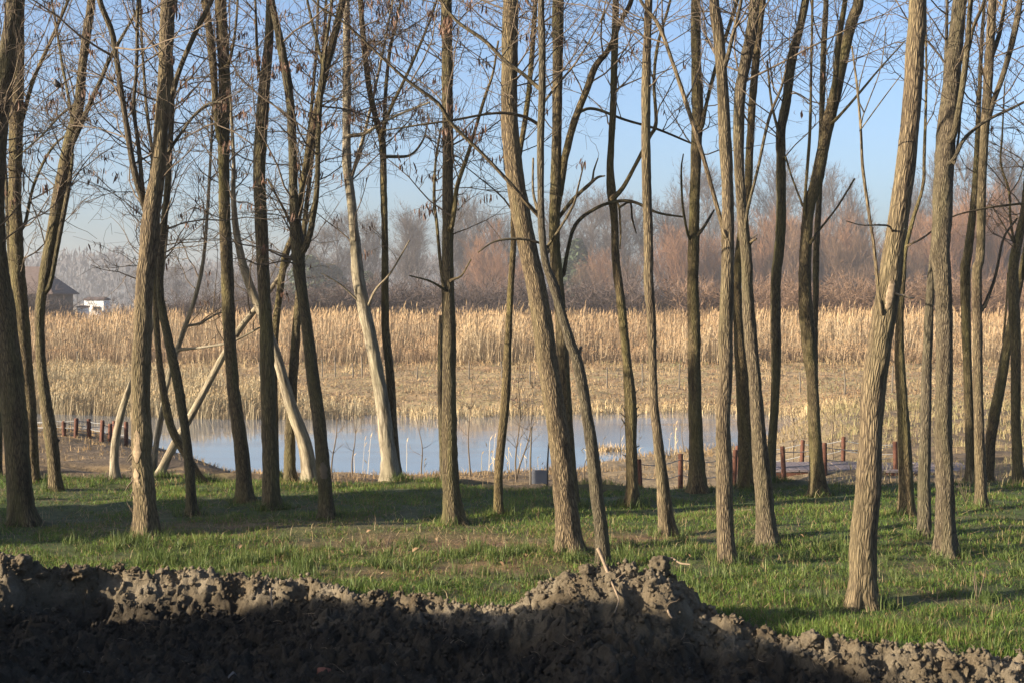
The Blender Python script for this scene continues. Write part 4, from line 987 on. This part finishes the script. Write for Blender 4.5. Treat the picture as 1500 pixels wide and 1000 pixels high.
blades('grass', x, y, ground_z(x, y), h, RNG.uniform(.004, .0085, n), gc, M_GRASS, 'green winter grass under the trunks', 'grass', 0.95)
# taller tussocks near the soil edge at right and round the trunk feet
xs = []; ys = []
for k in range(520):
    if k < 330:
        cx = random.uniform(-4.8, 5.2); cy = random.uniform(float(ip(cx, CR_X, CR_D)) + .25, 16.5)
    else:
        t_, d_, o_ = T[random.randrange(0, 41)]; a = random.uniform(0, 6.3); cx = o_[0] + .15 * math.cos(a); cy = o_[1] + .15 * math.sin(a)
    if cy < float(ip(cx, CR_X, CR_D)) + .2: continue
    m = random.randint(25, 60); xs.append(cx + RNG.normal(size=m) * .05); ys.append(cy + RNG.normal(size=m) * .05)
x = np.concatenate(xs); y = np.concatenate(ys); n = len(x)
blades('grass_tussocks', x, y, ground_z(x, y), RNG.uniform(.07, .19, n), RNG.uniform(.005, .010, n), mixcol([(0.043, 0.0688, 0.0172), (0.0774, 0.1161, 0.0258), (0.1462, 0.1677, 0.0516)], RNG.random(n)), M_GRASS, 'longer grass tussocks round the trunk feet and soil edge', 'grass', 0.75)
# litter: dead stems lying in the turf
n = 16000; y = RNG.uniform(11.5, 22.5, n); x = (RNG.random(n) * 2 - 1) * (0.345 * y + .5)
k = (y > soil_base(x, y)[1] + .15) & (RNG.random(n) < .35 + .9 * np.exp(-((x + .6) / 2) ** 2 - ((y - 16.4) / .7) ** 2)); x, y = x[k], y[k]; n = len(x)
blades('dead_grass_litter', x, y, ground_z(x, y) + .02, RNG.uniform(.05, .16, n), RNG.uniform(.003, .006, n), mixcol([(0.22, 0.15, 0.08), (0.42, 0.33, 0.18)], RNG.random(n)), M_GRASS, 'straw coloured dead stems scattered through the turf', 'litter', 2.2)
# low dry growth on the near bank
n = 80000; y = RNG.uniform(21.2, 58, n); x = (RNG.random(n) * 2 - 1) * (0.345 * y + 1)
px = 750 + F * x / y; nz = fbm(x * .8, y * .8, 0, 311, 3)
k = (y < shore_near(px) + .3) & (RNG.random(n) < .55 + .8 * nz); x, y, nz = x[k], y[k], nz[k]; n = len(x)
kx = np.clip(y / 26, 1, 2.2); rt = np.clip((750 + F * x / y - 1100) / 120, 0, 1)
bcol = mixcol([(0.12, 0.09, 0.055), (0.23, 0.165, 0.085), (0.30, 0.19, 0.08)], RNG.random(n) * .8 + .3 * nz); bcol = bcol + (mixcol([(0.17, 0.12, 0.06), (0.27, 0.215, 0.11), (0.20, 0.19, 0.08)], RNG.random(n)) - bcol) * rt[:, None]
blades('bank_grass', x, y, ground_z(x, y), RNG.uniform(.03, .10, n) * (1 + .8 * np.clip(nz, 0, 1)) * kx * (1 + .6 * rt), RNG.uniform(.008, .016, n) * kx, bcol, M_REED, 'sparse dry growth on the near shore of the pond', 'dry grass', .7)
# dry grass on the far bank
n = 62000; y = RNG.uniform(57.5, 90, n); x = (RNG.random(n) * 2 - 1) * (0.345 * y + 3)
px = 750 + F * x / y; nz = fbm(x * .5, y * .7, 0, 321, 4); yf_ = shore_far(px)
path = np.exp(-((y - 80.7) / 1.0) ** 2)
k = (y > yf_ + .2) & (RNG.random(n) < 1.0 - .75 * path); x, y, nz, px = x[k], y[k], nz[k], px[k]; n = len(x)
h = RNG.uniform(.07, .24, n) * (1 + .5 * nz) * np.interp(y, [80, 84, 90], [1, 1.8, 3.2])
tn = RNG.random(n) * .6 + .2 + .35 * nz
bc = mixcol([(0.1445, 0.08075, 0.0425), (0.2465, 0.1658, 0.085), (0.357, 0.272, 0.1445)], tn + .25 * fbm(x * .25, y * 1.1, 0, 325, 3))
gr_ = (nz < -.4) & (px > 420) & (RNG.random(n) < .4); bc[gr_] = mixcol([(0.17, 0.17, 0.07), (0.25, 0.23, 0.10)], RNG.random(gr_.sum()))
blades('far_bank_grass', x, y, ground_z(x, y), h, RNG.uniform(.022, .05, n), bc, M_REED, 'straw coloured grass on the far slope between pond and reeds', 'dry grass', 1.3)

def reeds(name, x, y, z, h, colr, label, plume=True, wd=0.02):
    n = len(x); fa = RNG.uniform(0, 6.283, n); side = np.stack([np.cos(fa), np.sin(fa), np.zeros(n)], -1)
    ln = np.stack([RNG.normal(size=n) * .11 + .04 + .10 * vn(x * .6, y * .6, 0, 77), RNG.normal(size=n) * .10, np.zeros(n)], -1)
    b = np.stack([x, y, z - .05], -1); tp = b + ln * h[:, None]; tp[:, 2] += h
    w1 = RNG.uniform(.7, 1.3, n)[:, None] * wd
    md = b + (tp - b) * .86
    rows = [b - side * w1 * .5, b + side * w1 * .5, md + side * w1 * .35, md - side * w1 * .35]
    # plume: a leaning lozenge
    pw = RNG.uniform(.012, .03, n)[:, None] if plume else np.full((n, 1), .018); dr = np.stack([RNG.uniform(-.01, .09, n), RNG.normal(size=n) * .05, np.zeros(n)], -1)
    p1 = md + (tp - md) * .55
    rows += [md, p1 + side * pw + dr * .4, tp + dr, p1 - side * pw + dr * .4]
    # two leaves
    for q in range(1):
        f = RNG.uniform(.25, .8, n)[:, None]; s = b + (tp - b) * f; a2 = RNG.uniform(0, 6.283, n)
        dl = np.stack([np.cos(a2), np.sin(a2), RNG.uniform(.6, 2.2, n)], -1) * RNG.uniform(.10, .28, n)[:, None] * np.minimum(1, h / 1.6)[:, None]
        wv_ = np.stack([np.zeros(n), np.zeros(n), np.full(n, .022)], -1)
        rows += [s - wv_ * .5, s + dl * .5 - wv_, s + dl, s + dl * .5 + wv_]
    V = np.stack(rows, 1).reshape(-1, 3); k = len(rows); bb_ = (np.arange(n) * k)[:, None]
    Q = np.concatenate([bb_ + np.arange(4) + 4 * i for i in range(k // 4)])
    C = np.repeat(colr[:, None], k, axis=1).copy()
    C[:, 4:8] *= np.array([0.95, 0.85, 0.72])
    return tag(obj(name, mesh_np(name, V, Q, M_REED, {'col': ('FLOAT_COLOR', C.reshape(-1, 3))}, smooth=False)), label, 'reeds', kind='stuff')

n = 50000; y = 87.0 + 36 * RNG.random(n) ** 1.5; x = (RNG.random(n) * 2 - 1) * (0.345 * y + 4)
nz = fbm(x * .18, y * .3, 0, 331, 3); n2_ = fbm(x * 1.2, y * 1.2, 0, 333, 2)
h = (2.35 + .42 * nz + .34 * n2_ + .32 * RNG.normal(size=n)) * (0.38 + .62 * np.clip((y - 87.0 + 2.2 * n2_ + 3.0 * nz) / 9.0, 0, 1))
rc = np.array([0.95, 1.04, 1.16]) * mixcol([(0.216, 0.132, 0.068), (0.32, 0.212, 0.112), (0.4, 0.288, 0.16)], RNG.random(n) * .6 + .2 + .3 * n2_ + .35 * nz)
reeds('reed_bed', x, y, ground_z(x, y), np.maximum(h, .5), rc, 'tall golden dry reed bed across the far bank', wd=.028)
n = 20000; px = np.minimum(RNG.uniform(-60, 760, n), RNG.uniform(-60, 1000, n)); y = shore_far(px) - 1.3 + np.interp(px, [300, 480], [16, 4.0]) * RNG.random(n) ** 1.2
k = RNG.random(n) < np.clip((560 - px) / 200, .10, 1) * np.clip((79.0 - y) / 2.0, 0, 1) ; px, y = px[k], y[k]; x = (px - 750) / F * y; n = len(x)
n2_ = fbm(x * .8, y * .8, 0, 341, 3)
h = (.72 + .35 * n2_ + .12 * RNG.normal(size=n)) * np.interp(px, [0, 350, 600, 1000], [1.15, 1.0, .6, .4])
rc = np.array([0.95, 1.04, 1.16]) * mixcol([(0.2, 0.136, 0.072), (0.304, 0.224, 0.12), (0.376, 0.296, 0.168)], RNG.random(n) * .6 + .2 + .3 * n2_)
reeds('shore_reeds', x, y, np.maximum(ground_z(x, y), -2.02), np.maximum(h, .25), rc, 'shorter dry reeds standing in the far edge of the pond', False, .024)
# sparse broken reeds right of them along the far waterline
n = 1500; px = RNG.uniform(600, 1250, n); y = shore_far(px) + RNG.normal(size=n) * .5 - .2; x = (px - 750) / F * y
reeds('waterline_reeds', x, y, np.maximum(ground_z(x, y), -2.02), RNG.uniform(.12, .5, n), mixcol([(0.30, 0.22, 0.12), (0.45, 0.36, 0.2)], RNG.random(n)), 'broken pale reed stubs along the far waterline', False, .03)
# thin pale reed stems on the near shore
n = 44; px = np.concatenate([RNG.uniform(505, 620, 8), RNG.uniform(690, 1000, 36)]); y = np.interp(px, [500, 850, 1000], [40.5, 42, 46]) + RNG.normal(size=n) * .6; x = (px - 750) / F * y
reeds('near_shore_reeds', x, y, ground_z(x, y), RNG.uniform(.4, 1.2, n), mixcol([(0.34, 0.26, 0.15), (0.46, 0.37, 0.22)], RNG.random(n)), 'thin pale reed stems along the near shore', False, .014)
# clump out on the ice
x = 3.0 + RNG.normal(size=160) * .45; y = 45.5 + RNG.normal(size=160) * .4
tag(blades('reed_clump', (895 - 750) / F * 47 + RNG.normal(size=200) * .28, 47 + RNG.normal(size=200) * .2, np.full(200, -2.0), RNG.uniform(.1, .32, 200), np.full(200, .03), mixcol([(0.36, 0.25, 0.12), (0.48, 0.36, 0.2)], RNG.random(200)), M_REED, 'straw coloured clump lying on the pond ice', 'reed clump', 1.0), kind='stuff')

# ------------------------------------------------------------------ trees behind the reeds
def bg_tree(kind, seed):
    global RNG
    keep = RNG; RNG = np.random.default_rng(900 + seed)
    if kind == 'poplar':
        H = 10.0; trunkP, tr = grow(np.zeros((1, 3)), np.array([[0, 0, 1.]]), np.array([H * .85]), np.array([.13]), 9, .05, .12, .25)
        n1 = 46; k = RNG.integers(2, 9, n1); a = RNG.uniform(0, 6.283, n1); D = np.stack([np.cos(a) * .55, np.sin(a) * .55, np.full(n1, .9)], -1)
        P1, R1 = grow(trunkP[0, k], D, RNG.uniform(1.4, 3.4, n1) * (1.15 - .05 * k), np.full(n1, .04), 6, .12, .12, .3)
        n2, n3, sp, l2, l3 = 420, 3400, .5, (.5, 1.5), (.25, .8)
    elif kind == 'willow':
        H = 7.0; ns = 14; a = RNG.uniform(0, 6.283, ns); sp_ = RNG.uniform(.05, .38, ns)
        trunkP, tr = grow(np.stack([np.cos(a) * .3, np.sin(a) * .3, np.zeros(ns)], -1), np.stack([np.cos(a) * sp_, np.sin(a) * sp_, np.ones(ns)], -1), H * RNG.uniform(.55, .95, ns), np.full(ns, .055), 9, .06, .04, .2)
        n1 = 150; i = RNG.integers(0, ns, n1); k = RNG.integers(1, 9, n1); a = RNG.uniform(0, 6.283, n1)
        P1, R1 = grow(trunkP[i, k], np.stack([np.cos(a) * .5, np.sin(a) * .5, np.ones(n1)], -1), RNG.uniform(.7, 2.0, n1), np.full(n1, .02), 6, .1, .12, .3)
        n2, n3, sp, l2, l3 = 900, 6500, .3, (.4, 1.2), (.3, .9)
    else:   # scrub
        H = 3.2; ns = 22; a = RNG.uniform(0, 6.283, ns); rr_ = RNG.uniform(0, 1.5, ns)
        trunkP, tr = grow(np.stack([np.cos(a) * rr_, np.sin(a) * rr_ * .6, np.zeros(ns)], -1), np.stack([np.cos(a) * .35, np.sin(a) * .35, np.ones(ns)], -1), H * RNG.uniform(.4, .9, ns), np.full(ns, .03), 7, .14, .02, .3)
        n1 = 150; i = RNG.integers(0, ns, n1); k = RNG.integers(1, 7, n1)
        P1, R1 = grow(trunkP[i, k], RNG.normal(size=(n1, 3)) + np.array([0, 0, .9]), RNG.uniform(.4, 1.3, n1), np.full(n1, .016), 5, .2, .03, .3)
        n2, n3, sp, l2, l3 = 700, 4200, .7, (.25, .8), (.2, .6)
    i = RNG.integers(0, len(P1), n2); k = RNG.integers(1, P1.shape[1], n2)
    P2, R2 = grow(P1[i, k], unit(P1[i, k] - P1[i, k - 1]) + RNG.normal(size=(n2, 3)) * sp, RNG.uniform(*l2, n2), np.full(n2, .011), 3, .1, .08, .4)
    i = RNG.integers(0, n2, n3); k = RNG.integers(1, 3, n3)
    d3 = unit(unit(P2[i, k] - P2[i, k - 1]) + RNG.normal(size=(n3, 3)) * sp + np.array([0, 0, .25])) * RNG.uniform(*l3, n3)[:, None]
    s = unit(RNG.normal(size=(n3, 3))) * .011
    V3 = np.stack([P2[i, k] - s, P2[i, k] + s, P2[i, k] + d3 + s * .4, P2[i, k] + d3 - s * .4], 1).reshape(-1, 3); Q3 = (np.arange(n3) * 4)[:, None] + np.arange(4)
    tk = tubes(trunkP, tr, 5); cr = cat([tubes(P1, R1, 3), tubes(P2, R2, 3), (V3, Q3)])
    RNG = keep
    return tk, cr

M_POP = plain('grey_poplar_twigs', (0.062, 0.051, 0.045), var=.2, scale=1)
M_WIL = plain('reddish_willow_twigs', (0.138, 0.07, 0.034), var=.2, scale=1)
M_WIL2 = plain('brown_willow_twigs', (0.115, 0.07, 0.04), var=.2, scale=1)
M_SCR = plain('dark_scrub_twigs', (0.075, 0.056, 0.048), var=.2, scale=1)
KIT = {}
for kind, m, nv in (('poplar', M_POP, 4), ('willow', M_WIL, 4), ('scrub', M_SCR, 3)):
    KIT[kind] = []
    for s in range(nv):
        tk, cr = bg_tree(kind, s + 10 * len(KIT))
        a = mesh_np('trunk', tk[0], tk[1], m); b = mesh_np('crown', cr[0], cr[1], m)
        KIT[kind].append((a, b))
KIT['brown_willow'] = []
for a, b in KIT['willow']:
    KIT['brown_willow'].append((a, b))

KIT['brown_scrub'] = []
M_SCR2 = plain('brown_scrub_twigs', (0.15, 0.095, 0.06), var=.2, scale=1)
for a, b in KIT['scrub']:
    KIT['brown_scrub'].append((a, b))

def put(kind, px, d, ytop, H0, name, label, group, cat_='tree', wide=1.0, rz=None):
    d = d * {'scrub': 1.29, 'brown_scrub': 1.29, 'poplar': 2.65}.get(kind, 2.7)
    x = (px - 750) / F * d; zg = -1.0; h = CAMZ - (ytop - HOR) / F * d - zg; s = h / H0
    t = empty(name, (x, d, zg)); tag(t, label, cat_, group)
    a, b = random.choice(KIT[kind]); o1 = obj('trunk', a, t); o2 = obj('crown', b, t); o2['kind'] = 'stuff'
    if kind.startswith('brown'):
        for o_ in (o1, o2): o_.material_slots[0].link = 'OBJECT'; o_.material_slots[0].material = M_WIL2 if 'willow' in kind else M_SCR2
    t.scale = (s * wide, s * wide, s); t.rotation_euler = (0, 0, random.uniform(0, 6.3) if rz is None else rz)
    return t
random.seed(21)
GP = 'grey bare trees behind the reeds'; GW = 'reddish willows behind the reeds'; GS = 'scrub along the back of the reeds'; GB = 'tall bare poplars behind the willows'
for px, d, yt in ((440, 128, 352), (468, 122, 338), (500, 130, 326), (535, 124, 330), (560, 132, 318), (590, 120, 322), (618, 128, 316), (648, 124, 318), (676, 131, 306), (700, 122, 312), (725, 128, 318), (760, 134, 318), (800, 128, 308), (838, 133, 300), (866, 124, 306), (890, 131, 300), (925, 127, 304), (950, 136, 296), (985, 130, 300), (405, 135, 372), (380, 142, 384), (520, 140, 322), (605, 142, 318), (690, 143, 308), (855, 146, 300), (910, 143, 304)):
    put('poplar', px, d, yt + random.uniform(-6, 6), 10.3, 'bare_tree', 'grey bare tree in the hazy row behind the reeds, left of the reddish willows', GP, wide=1.15)
for px, d, yt in ((1010, 150, 262), (1045, 158, 250), (1080, 152, 246), (1115, 160, 238), (1150, 150, 262), (1185, 156, 268), (1215, 150, 272), (1245, 160, 290), (1275, 156, 316), (1330, 160, 300), (1360, 152, 270), (1395, 160, 242), (1425, 150, 230), (1455, 158, 224), (1490, 152, 226), (1525, 158, 230), (980, 160, 280), (1560, 150, 235)):
    put('poplar', px, d, yt + random.uniform(-8, 8), 10.3, 'bare_poplar', 'tall pale bare poplar fading into haze above the reddish willows at right', GB, wide=0.95)
for px, d, yt in ((722, 112, 352), (752, 108, 372), (705, 116, 380), (860, 110, 398), (885, 114, 372), (920, 112, 378), (985, 112, 344), (1008, 108, 338), (1035, 114, 356), (1062, 109, 372), (1100, 114, 330), (1128, 112, 318), (1158, 110, 336), (1190, 116, 342), (1222, 112, 330), (1250, 108, 340), (1285, 114, 366), (1318, 110, 352), (1345, 116, 330), (1372, 112, 318), (1402, 109, 326), (1432, 115, 312), (1464, 110, 306), (1495, 114, 312), (1525, 110, 320), (1170, 122, 320), (1240, 124, 326), (1390, 124, 300), (1480, 124, 296)):
    put('willow' if random.random() < .62 else 'brown_willow', px, d, yt + random.uniform(-8, 8), 7.3, 'willow', 'reddish brown bushy willow behind the reeds, right of centre', GW, wide=1.15)
for k in range(58):
    px = -60 + k * 27.5 + random.uniform(-8, 8); d = random.uniform(101, 107)
    yt = float(np.interp(px, [-60, 60, 90, 180, 210, 300, 430, 700, 1000, 1500], [424, 426, 462, 462, 444, 432, 418, 418, 420, 410])) + random.uniform(-10, 10)
    put('scrub' if px < 960 else 'brown_scrub', px, d, yt, 3.2, 'scrub_bush', ('dark leafless bush in the thicket lining the back of the reed bed' if px < 960 else 'brown leafless bush at the foot of the willows behind the reeds, right half'), GS, 'bush', wide=1.4)
for px, d, yt in ((15, 120, 405), (60, 118, 418), (205, 125, 398), (235, 130, 385), (262, 126, 392), (300, 128, 400), (345, 124, 405)):
    put('poplar', px, d, yt, 10.3, 'bare_tree', 'small bare tree in the haze behind the reeds at the far left', 'bare trees at the far left', wide=1.6)

# ivy-clad dark evergreens in the thicket
def evergreen(x, d, h, wd, n, label, name='evergreen_tree', cat_='tree', col0=(0.025, 0.04, 0.022), col1=(0.06, 0.085, 0.04), leaf=.16, group=None):
    zg = float(ground_z(x, d)); t = empty(name, (x, d, zg)); tag(t, label, cat_, group)
    v, q, bk = tube(np.array([[0, 0, -.3], [.03, 0, h * .3], [-.02, .03, h * .7], [0, 0, h * .97]]), np.array([.16, .13, .07, .02]) * h / 6, 10)
    obj('trunk', mesh_np('trunk', v, q, M_BRANCH_DARK), t)
    zz = h * (.03 + .97 * RNG.random(n) ** 1.15); a = RNG.uniform(0, 6.283, n)
    rad = wd * np.sqrt(np.clip(1 - (zz / h) ** 1.5, 0, 1)) * (.55 + .45 * RNG.random(n) ** .6) * (1 + .28 * vn(a * 1.3, zz * 1.1, 0, 12))
    p = np.stack([rad * np.cos(a), rad * np.sin(a), zz], -1)
    u = unit(RNG.normal(size=(n, 3)) + np.stack([np.cos(a), np.sin(a), np.full(n, .8)], -1)) * leaf; s = unit(np.cross(u, RNG.normal(size=(n, 3)))) * leaf * .42
    V = np.stack([p - u * .5, p + s, p + u * .7, p - s], 1).reshape(-1, 3)
    C = np.repeat(mixcol([col0, col1], RNG.random(n)), 4, axis=0)
    tag(obj('crown', mesh_np('crown', V, (np.arange(n) * 4)[:, None] + np.arange(4), M_GRASS, {'col': ('FLOAT_COLOR', C)}, smooth=False), t), kind='stuff')
for px, d, yt, wd in ((452, 118, 376, 2.2), (482, 121, 388, 1.9), (538, 119, 400, 1.3), (846, 118, 352, 1.5), (832, 121, 380, 1.6)):
    d *= 2.7; h = CAMZ - (yt - HOR) / F * d + 1.0
    evergreen((px - 750) / F * d, d, h, wd * 2.7, 2600, 'dark ivy-clad evergreen standing out in the thicket behind the reeds', leaf=.85, group='dark evergreens behind the reeds')
# two unseen conifers added at left to shade the row of dark trunks
evergreen(-11.6, 15.7, 6.8, 1.15, 20000, 'unseen dense conifer added to shade the dark trunks', 'added_shade_conifer', leaf=.18)
evergreen(-13.6, 13.95, 7.4, 1.0, 18000, 'second unseen conifer, added farther left to widen that shade', 'added_shade_conifer', leaf=.18)

# ------------------------------------------------------------------ far wood, house and shed at the left
nfw = 26000; px = RNG.uniform(-150, 800, nfw); d = RNG.uniform(640, 850, nfw); x = (px - 750) / F * d
top = np.interp(px + 12 * vn(px * .07, 1, 0, 7), [-150, 60, 105, 185, 195, 260, 430, 600, 800], [23, 23, 25.5, 26.5, 17, 19, 20, 22, 22]) + 2.2 * vn(x * .22, 2, 0, 8)
z = -1 + top * RNG.random(nfw) ** .75; u = np.stack([RNG.normal(size=nfw) * .35, np.zeros(nfw), RNG.uniform(.8, 2.2, nfw)], -1); s = np.stack([RNG.uniform(.15, .6, nfw), RNG.normal(size=nfw) * .3, np.zeros(nfw)], -1)
p = np.stack([x, d, z], -1); V = np.stack([p - u * .5, p + s, p + u, p - s], 1).reshape(-1, 3)
M_FAR = plain('far_wood_twigs', (0.045, 0.042, 0.045), var=.2, scale=.5)
tag(obj('far_wood', mesh_np('far_wood', V, (np.arange(nfw) * 4)[:, None] + np.arange(4), M_FAR, smooth=False)), 'distant wood fading to blue in the haze at left', 'wood', kind='stuff')

M_HWALL = plain('house_plaster', (0.15, 0.115, 0.085), var=.15, scale=.6); M_ROOF = plain('dark_roof_tiles', (0.10, 0.075, 0.065), var=.25, scale=4)
M_WHITE = plain('white_paint', (0.80, 0.80, 0.78), var=.05, scale=2); M_GLASS = plain('dark_window_glass', (0.03, 0.035, 0.04), rough=.1, var=.1, spec=.5); M_FRAME = plain('window_frame_wood', (0.22, 0.16, 0.11))
def house(label, name, x0, x1, y0, y1, zg, ze, zr, ov, wallm, wins, hip=2.2):
    cx, cy = (x0 + x1) / 2, (y0 + y1) / 2; t = empty(name, (cx, cy, zg)); tag(t, label, 'house' if 'house' in name else 'shed')
    a, b = (x1 - x0) / 2, (y1 - y0) / 2; he, hr = ze - zg, zr - zg
    mb = MB(); mb.quad_box((0, 0, he / 2 - .3), (2 * a, 2 * b, he + .6)); wall = mb.build('wall', wallm, t)
    mb = MB(); A, B = a + ov, b + ov
    mb.v = [(-A, -B, he), (A, -B, he), (A, B, he), (-A, B, he), (-A + hip, 0, hr), (A - hip, 0, hr), (-A, -B, he - .12), (A, -B, he - .12), (A, B, he - .12), (-A, B, he - .12)]
    mb.f = [[0, 1, 5, 4], [2, 3, 4, 5], [1, 2, 5], [3, 0, 4], [6, 7, 1, 0], [7, 8, 2, 1], [8, 9, 3, 2], [9, 6, 0, 3], [9, 8, 7, 6]]
    mb.build('roof', M_ROOF, t)
    for wx, wz, ww, wh in wins:
        mb = MB(); mb.quad_box((wx, -b - .02, wz), (ww, .06, wh)); f = mb.build('window', M_FRAME, t)
        mb = MB(); mb.quad_box((wx, -b - .055, wz), (ww - .16, .03, wh - .16)); mb.build('pane', M_GLASS, f)
    return t
house('brown house with a dark hipped roof, half hidden by trunks at the far left', 'house', -54.0, -44.2, 146, 154, -1.0, 3.3, 5.9, .5, M_HWALL, [(-3, 1.9, 1.0, 1.3), (-.5, 1.9, 1.0, 1.3), (2.2, 1.9, 1.0, 1.3)], 2.6)
house('small white shed standing in the haze beyond the reeds at left', 'shed', -44.2, -42.2, 158, 160.4, -1.0, 2.72, 2.95, .10, M_WHITE, [(.25, 2.75, .8, .4)], .25)
house('low white annex left of and below the white shed', 'shed', -44.3, -43.5, 155.8, 157.4, -1.0, 1.98, 2.08, .05, M_WHITE, [], .2)

# ------------------------------------------------------------------ bird on a twig
M_BIRD = plain('black_plumage', (0.012, 0.012, 0.014), rough=.5, var=.2, scale=30)
M_BEAK = plain('orange_beak', (0.45, 0.20, 0.03), rough=.5)
db = T[3][1] - .2; c = W(84, 124, db); bt = empty('bird', tuple(c)); tag(bt, 'small black bird perched on a twig at upper left', 'bird', )
V = IV3.copy(); L_ = V[:, 0].copy()
V = np.stack([V[:, 0] * .062, V[:, 1] * .036 * (1 - .35 * np.clip(L_, 0, 1)), V[:, 2] * .042 * (1 - .45 * np.clip(L_, 0, 1) ** 2)], -1)   # body narrows to the rump (+x)
head = np.exp(-((IV3[:, 0] + .75) ** 2 + (IV3[:, 2] - .55) ** 2) / .22); V[:, 2] += head * .032; V[:, 0] -= head * .016
tail = np.clip((IV3[:, 0] - .75) / .25, 0, 1); V[:, 0] += tail * .075; V[:, 2] -= tail * .02
th = math.radians(28); V = np.stack([V[:, 0] * math.cos(th) + V[:, 2] * math.sin(th), V[:, 1], -V[:, 0] * math.sin(th) + V[:, 2] * math.cos(th)], -1)
obj('body', mesh_np('body', V, IT3, M_BIRD), bt)
v, q, _ = tube(np.array([[-.058, 0, .075], [-.07, 0, .074], [-.086, 0, .07]]), np.array([.006, .005, .0008]), 6); obj('beak', mesh_np('beak', v, q, M_BEAK), bt)
for s_ in (-.012, .012):
    v, q, _ = tube(np.array([[.0, s_, -.03], [-.004, s_, -.05], [-.006, s_, -.066]]), np.array([.003, .002, .002]), 5); obj('leg', mesh_np('leg', v, q, M_BEAK), bt)
t_, d_, o_ = T[3]
P = np.array([W(107, 112, d_), W(96, 120, d_ - .1), W(84, 131, db), W(70, 142, db), W(52, 160, db - .1)]); 
v, q, bk = tube(spline(P, .05) - o_, np.linspace(.014, .006, len(spline(P, .05))), 7); obj('branch', mesh_np('branch', v, q, M_TWIG), t_)

# ------------------------------------------------------------------ small things on the turf
leaf_me = []
for k in range(3):
    V = []; 
    for i, (u, wd) in enumerate(((0, .05), (.25, .8), (.55, 1), (.8, .55), (1, .03))):
        for s_ in (-1, 0, 1): V.append((u - .5, s_ * .3 * wd, (.12 + .1 * k) * abs(s_) * wd + .12 * math.sin(u * 3 + k)))
    Fq = [(i * 3 + j, i * 3 + j + 1, i * 3 + j + 4, i * 3 + j + 3) for i in range(4) for j in range(2)]
    me = mesh_np('dry_leaf', np.array(V), np.array(Fq), M_LEAF); leaf_me.append(me)
def leaf(px, py, s):
    d = 5824.0 / (py - HOR); x = (px - 750) / F * d
    o = obj('dry_leaf', random.choice(leaf_me), None, (x, d, float(ground_z(x, d)) + .055)); o.scale = (s,) * 3
    o.rotation_euler = (random.uniform(-.9, .9), random.uniform(-.9, .9), random.uniform(0, 6.3))
    return o
tag(leaf(609, 812, .085), 'single pale brown curled leaf on the grass left of the big central trunk', 'leaf')
for px, py in ((352, 806), (390, 804), (735, 830), (690, 845), (500, 812), (1148, 750), (1242, 757), (1102, 830), (1010, 826), (300, 800), (455, 826), (560, 850), (660, 858), (770, 822), (1175, 790), (1420, 835), (1305, 800), (540, 785), (640, 795)):
    tag(leaf(px, py, random.uniform(.04, .065)), 'small dry brown leaf lying in the grass among the trunks', 'leaf', 'fallen leaves')
def weed(px, py, h, n, label):
    d = 5824.0 / (py - HOR); x = (px - 750) / F * d; zg = float(ground_z(x, d)); t = empty('dry_weed', (x, d, zg)); tag(t, label, 'weed')
    for k in range(n):
        P, R = grow(np.zeros((1, 3)), np.array([[RNG.normal() * .25, RNG.normal() * .25, 1.]]), np.array([h * random.uniform(.6, 1)]), np.array([.005]), 6, .08, .03, .4)
        v, q = tubes(P, R, 4); s_ = obj('stem', mesh_np('stem', v, q, M_TWIG), t)
weed(556, 790, .40, 1, 'single tall dry weed stem in the turf left of centre'); weed(566, 800, .2, 4, 'low cluster of dry weed stems beside the tall single stem')
weed(683, 762, .16, 3, 'dry stems at the foot of the straight sunlit trunk'); weed(1432, 880, .34, 6, 'thin reddish bramble stems in the grass at lower right')
weed(1415, 735, .35, 7, 'dry twiggy debris beside the slim trunk at right'); weed(772, 785, .12, 4, 'short straw stems left of the big central trunk'); weed(992, 835, .10, 4, 'small twig debris behind the soil mound')
stick('fallen_stick', [W(1402, 712, 21.2), W(1410, 722, 20.8), W(1415, 735, 20.0)], .02, .012, M_ROOT, 'pale broken stick leaning in the grass at right', 'stick')
stick('fallen_stick', [W(1066, 745, 19.0), W(1085, 747, 18.95), W(1100, 746, 18.95)], .012, .008, M_ROOT, 'thin pale stick lying behind the two trunks right of the mound', 'stick')

# ------------------------------------------------------------------ haze
mb = MB(); mb.quad_box((0, 420, 14), (1700, 1000, 34.0))
hm_ = bpy.data.materials.new('haze_air'); hm_.use_nodes = True; ht = hm_.node_tree; ht.nodes.clear()
ho = ht.nodes.new('ShaderNodeOutputMaterial'); hv = ht.nodes.new('ShaderNodeVolumePrincipled')
hv.inputs['Color'].default_value = (0.86, 0.88, 0.92, 1); hv.inputs['Density'].default_value = 0.0004; hv.inputs['Anisotropy'].default_value = 0.2
ht.links.new(hv.outputs[0], ho.inputs['Volume'])
hz_ = mb.build('haze', hm_); tag(hz_, 'thin bluish winter haze over the far bank', 'haze', kind='stuff')
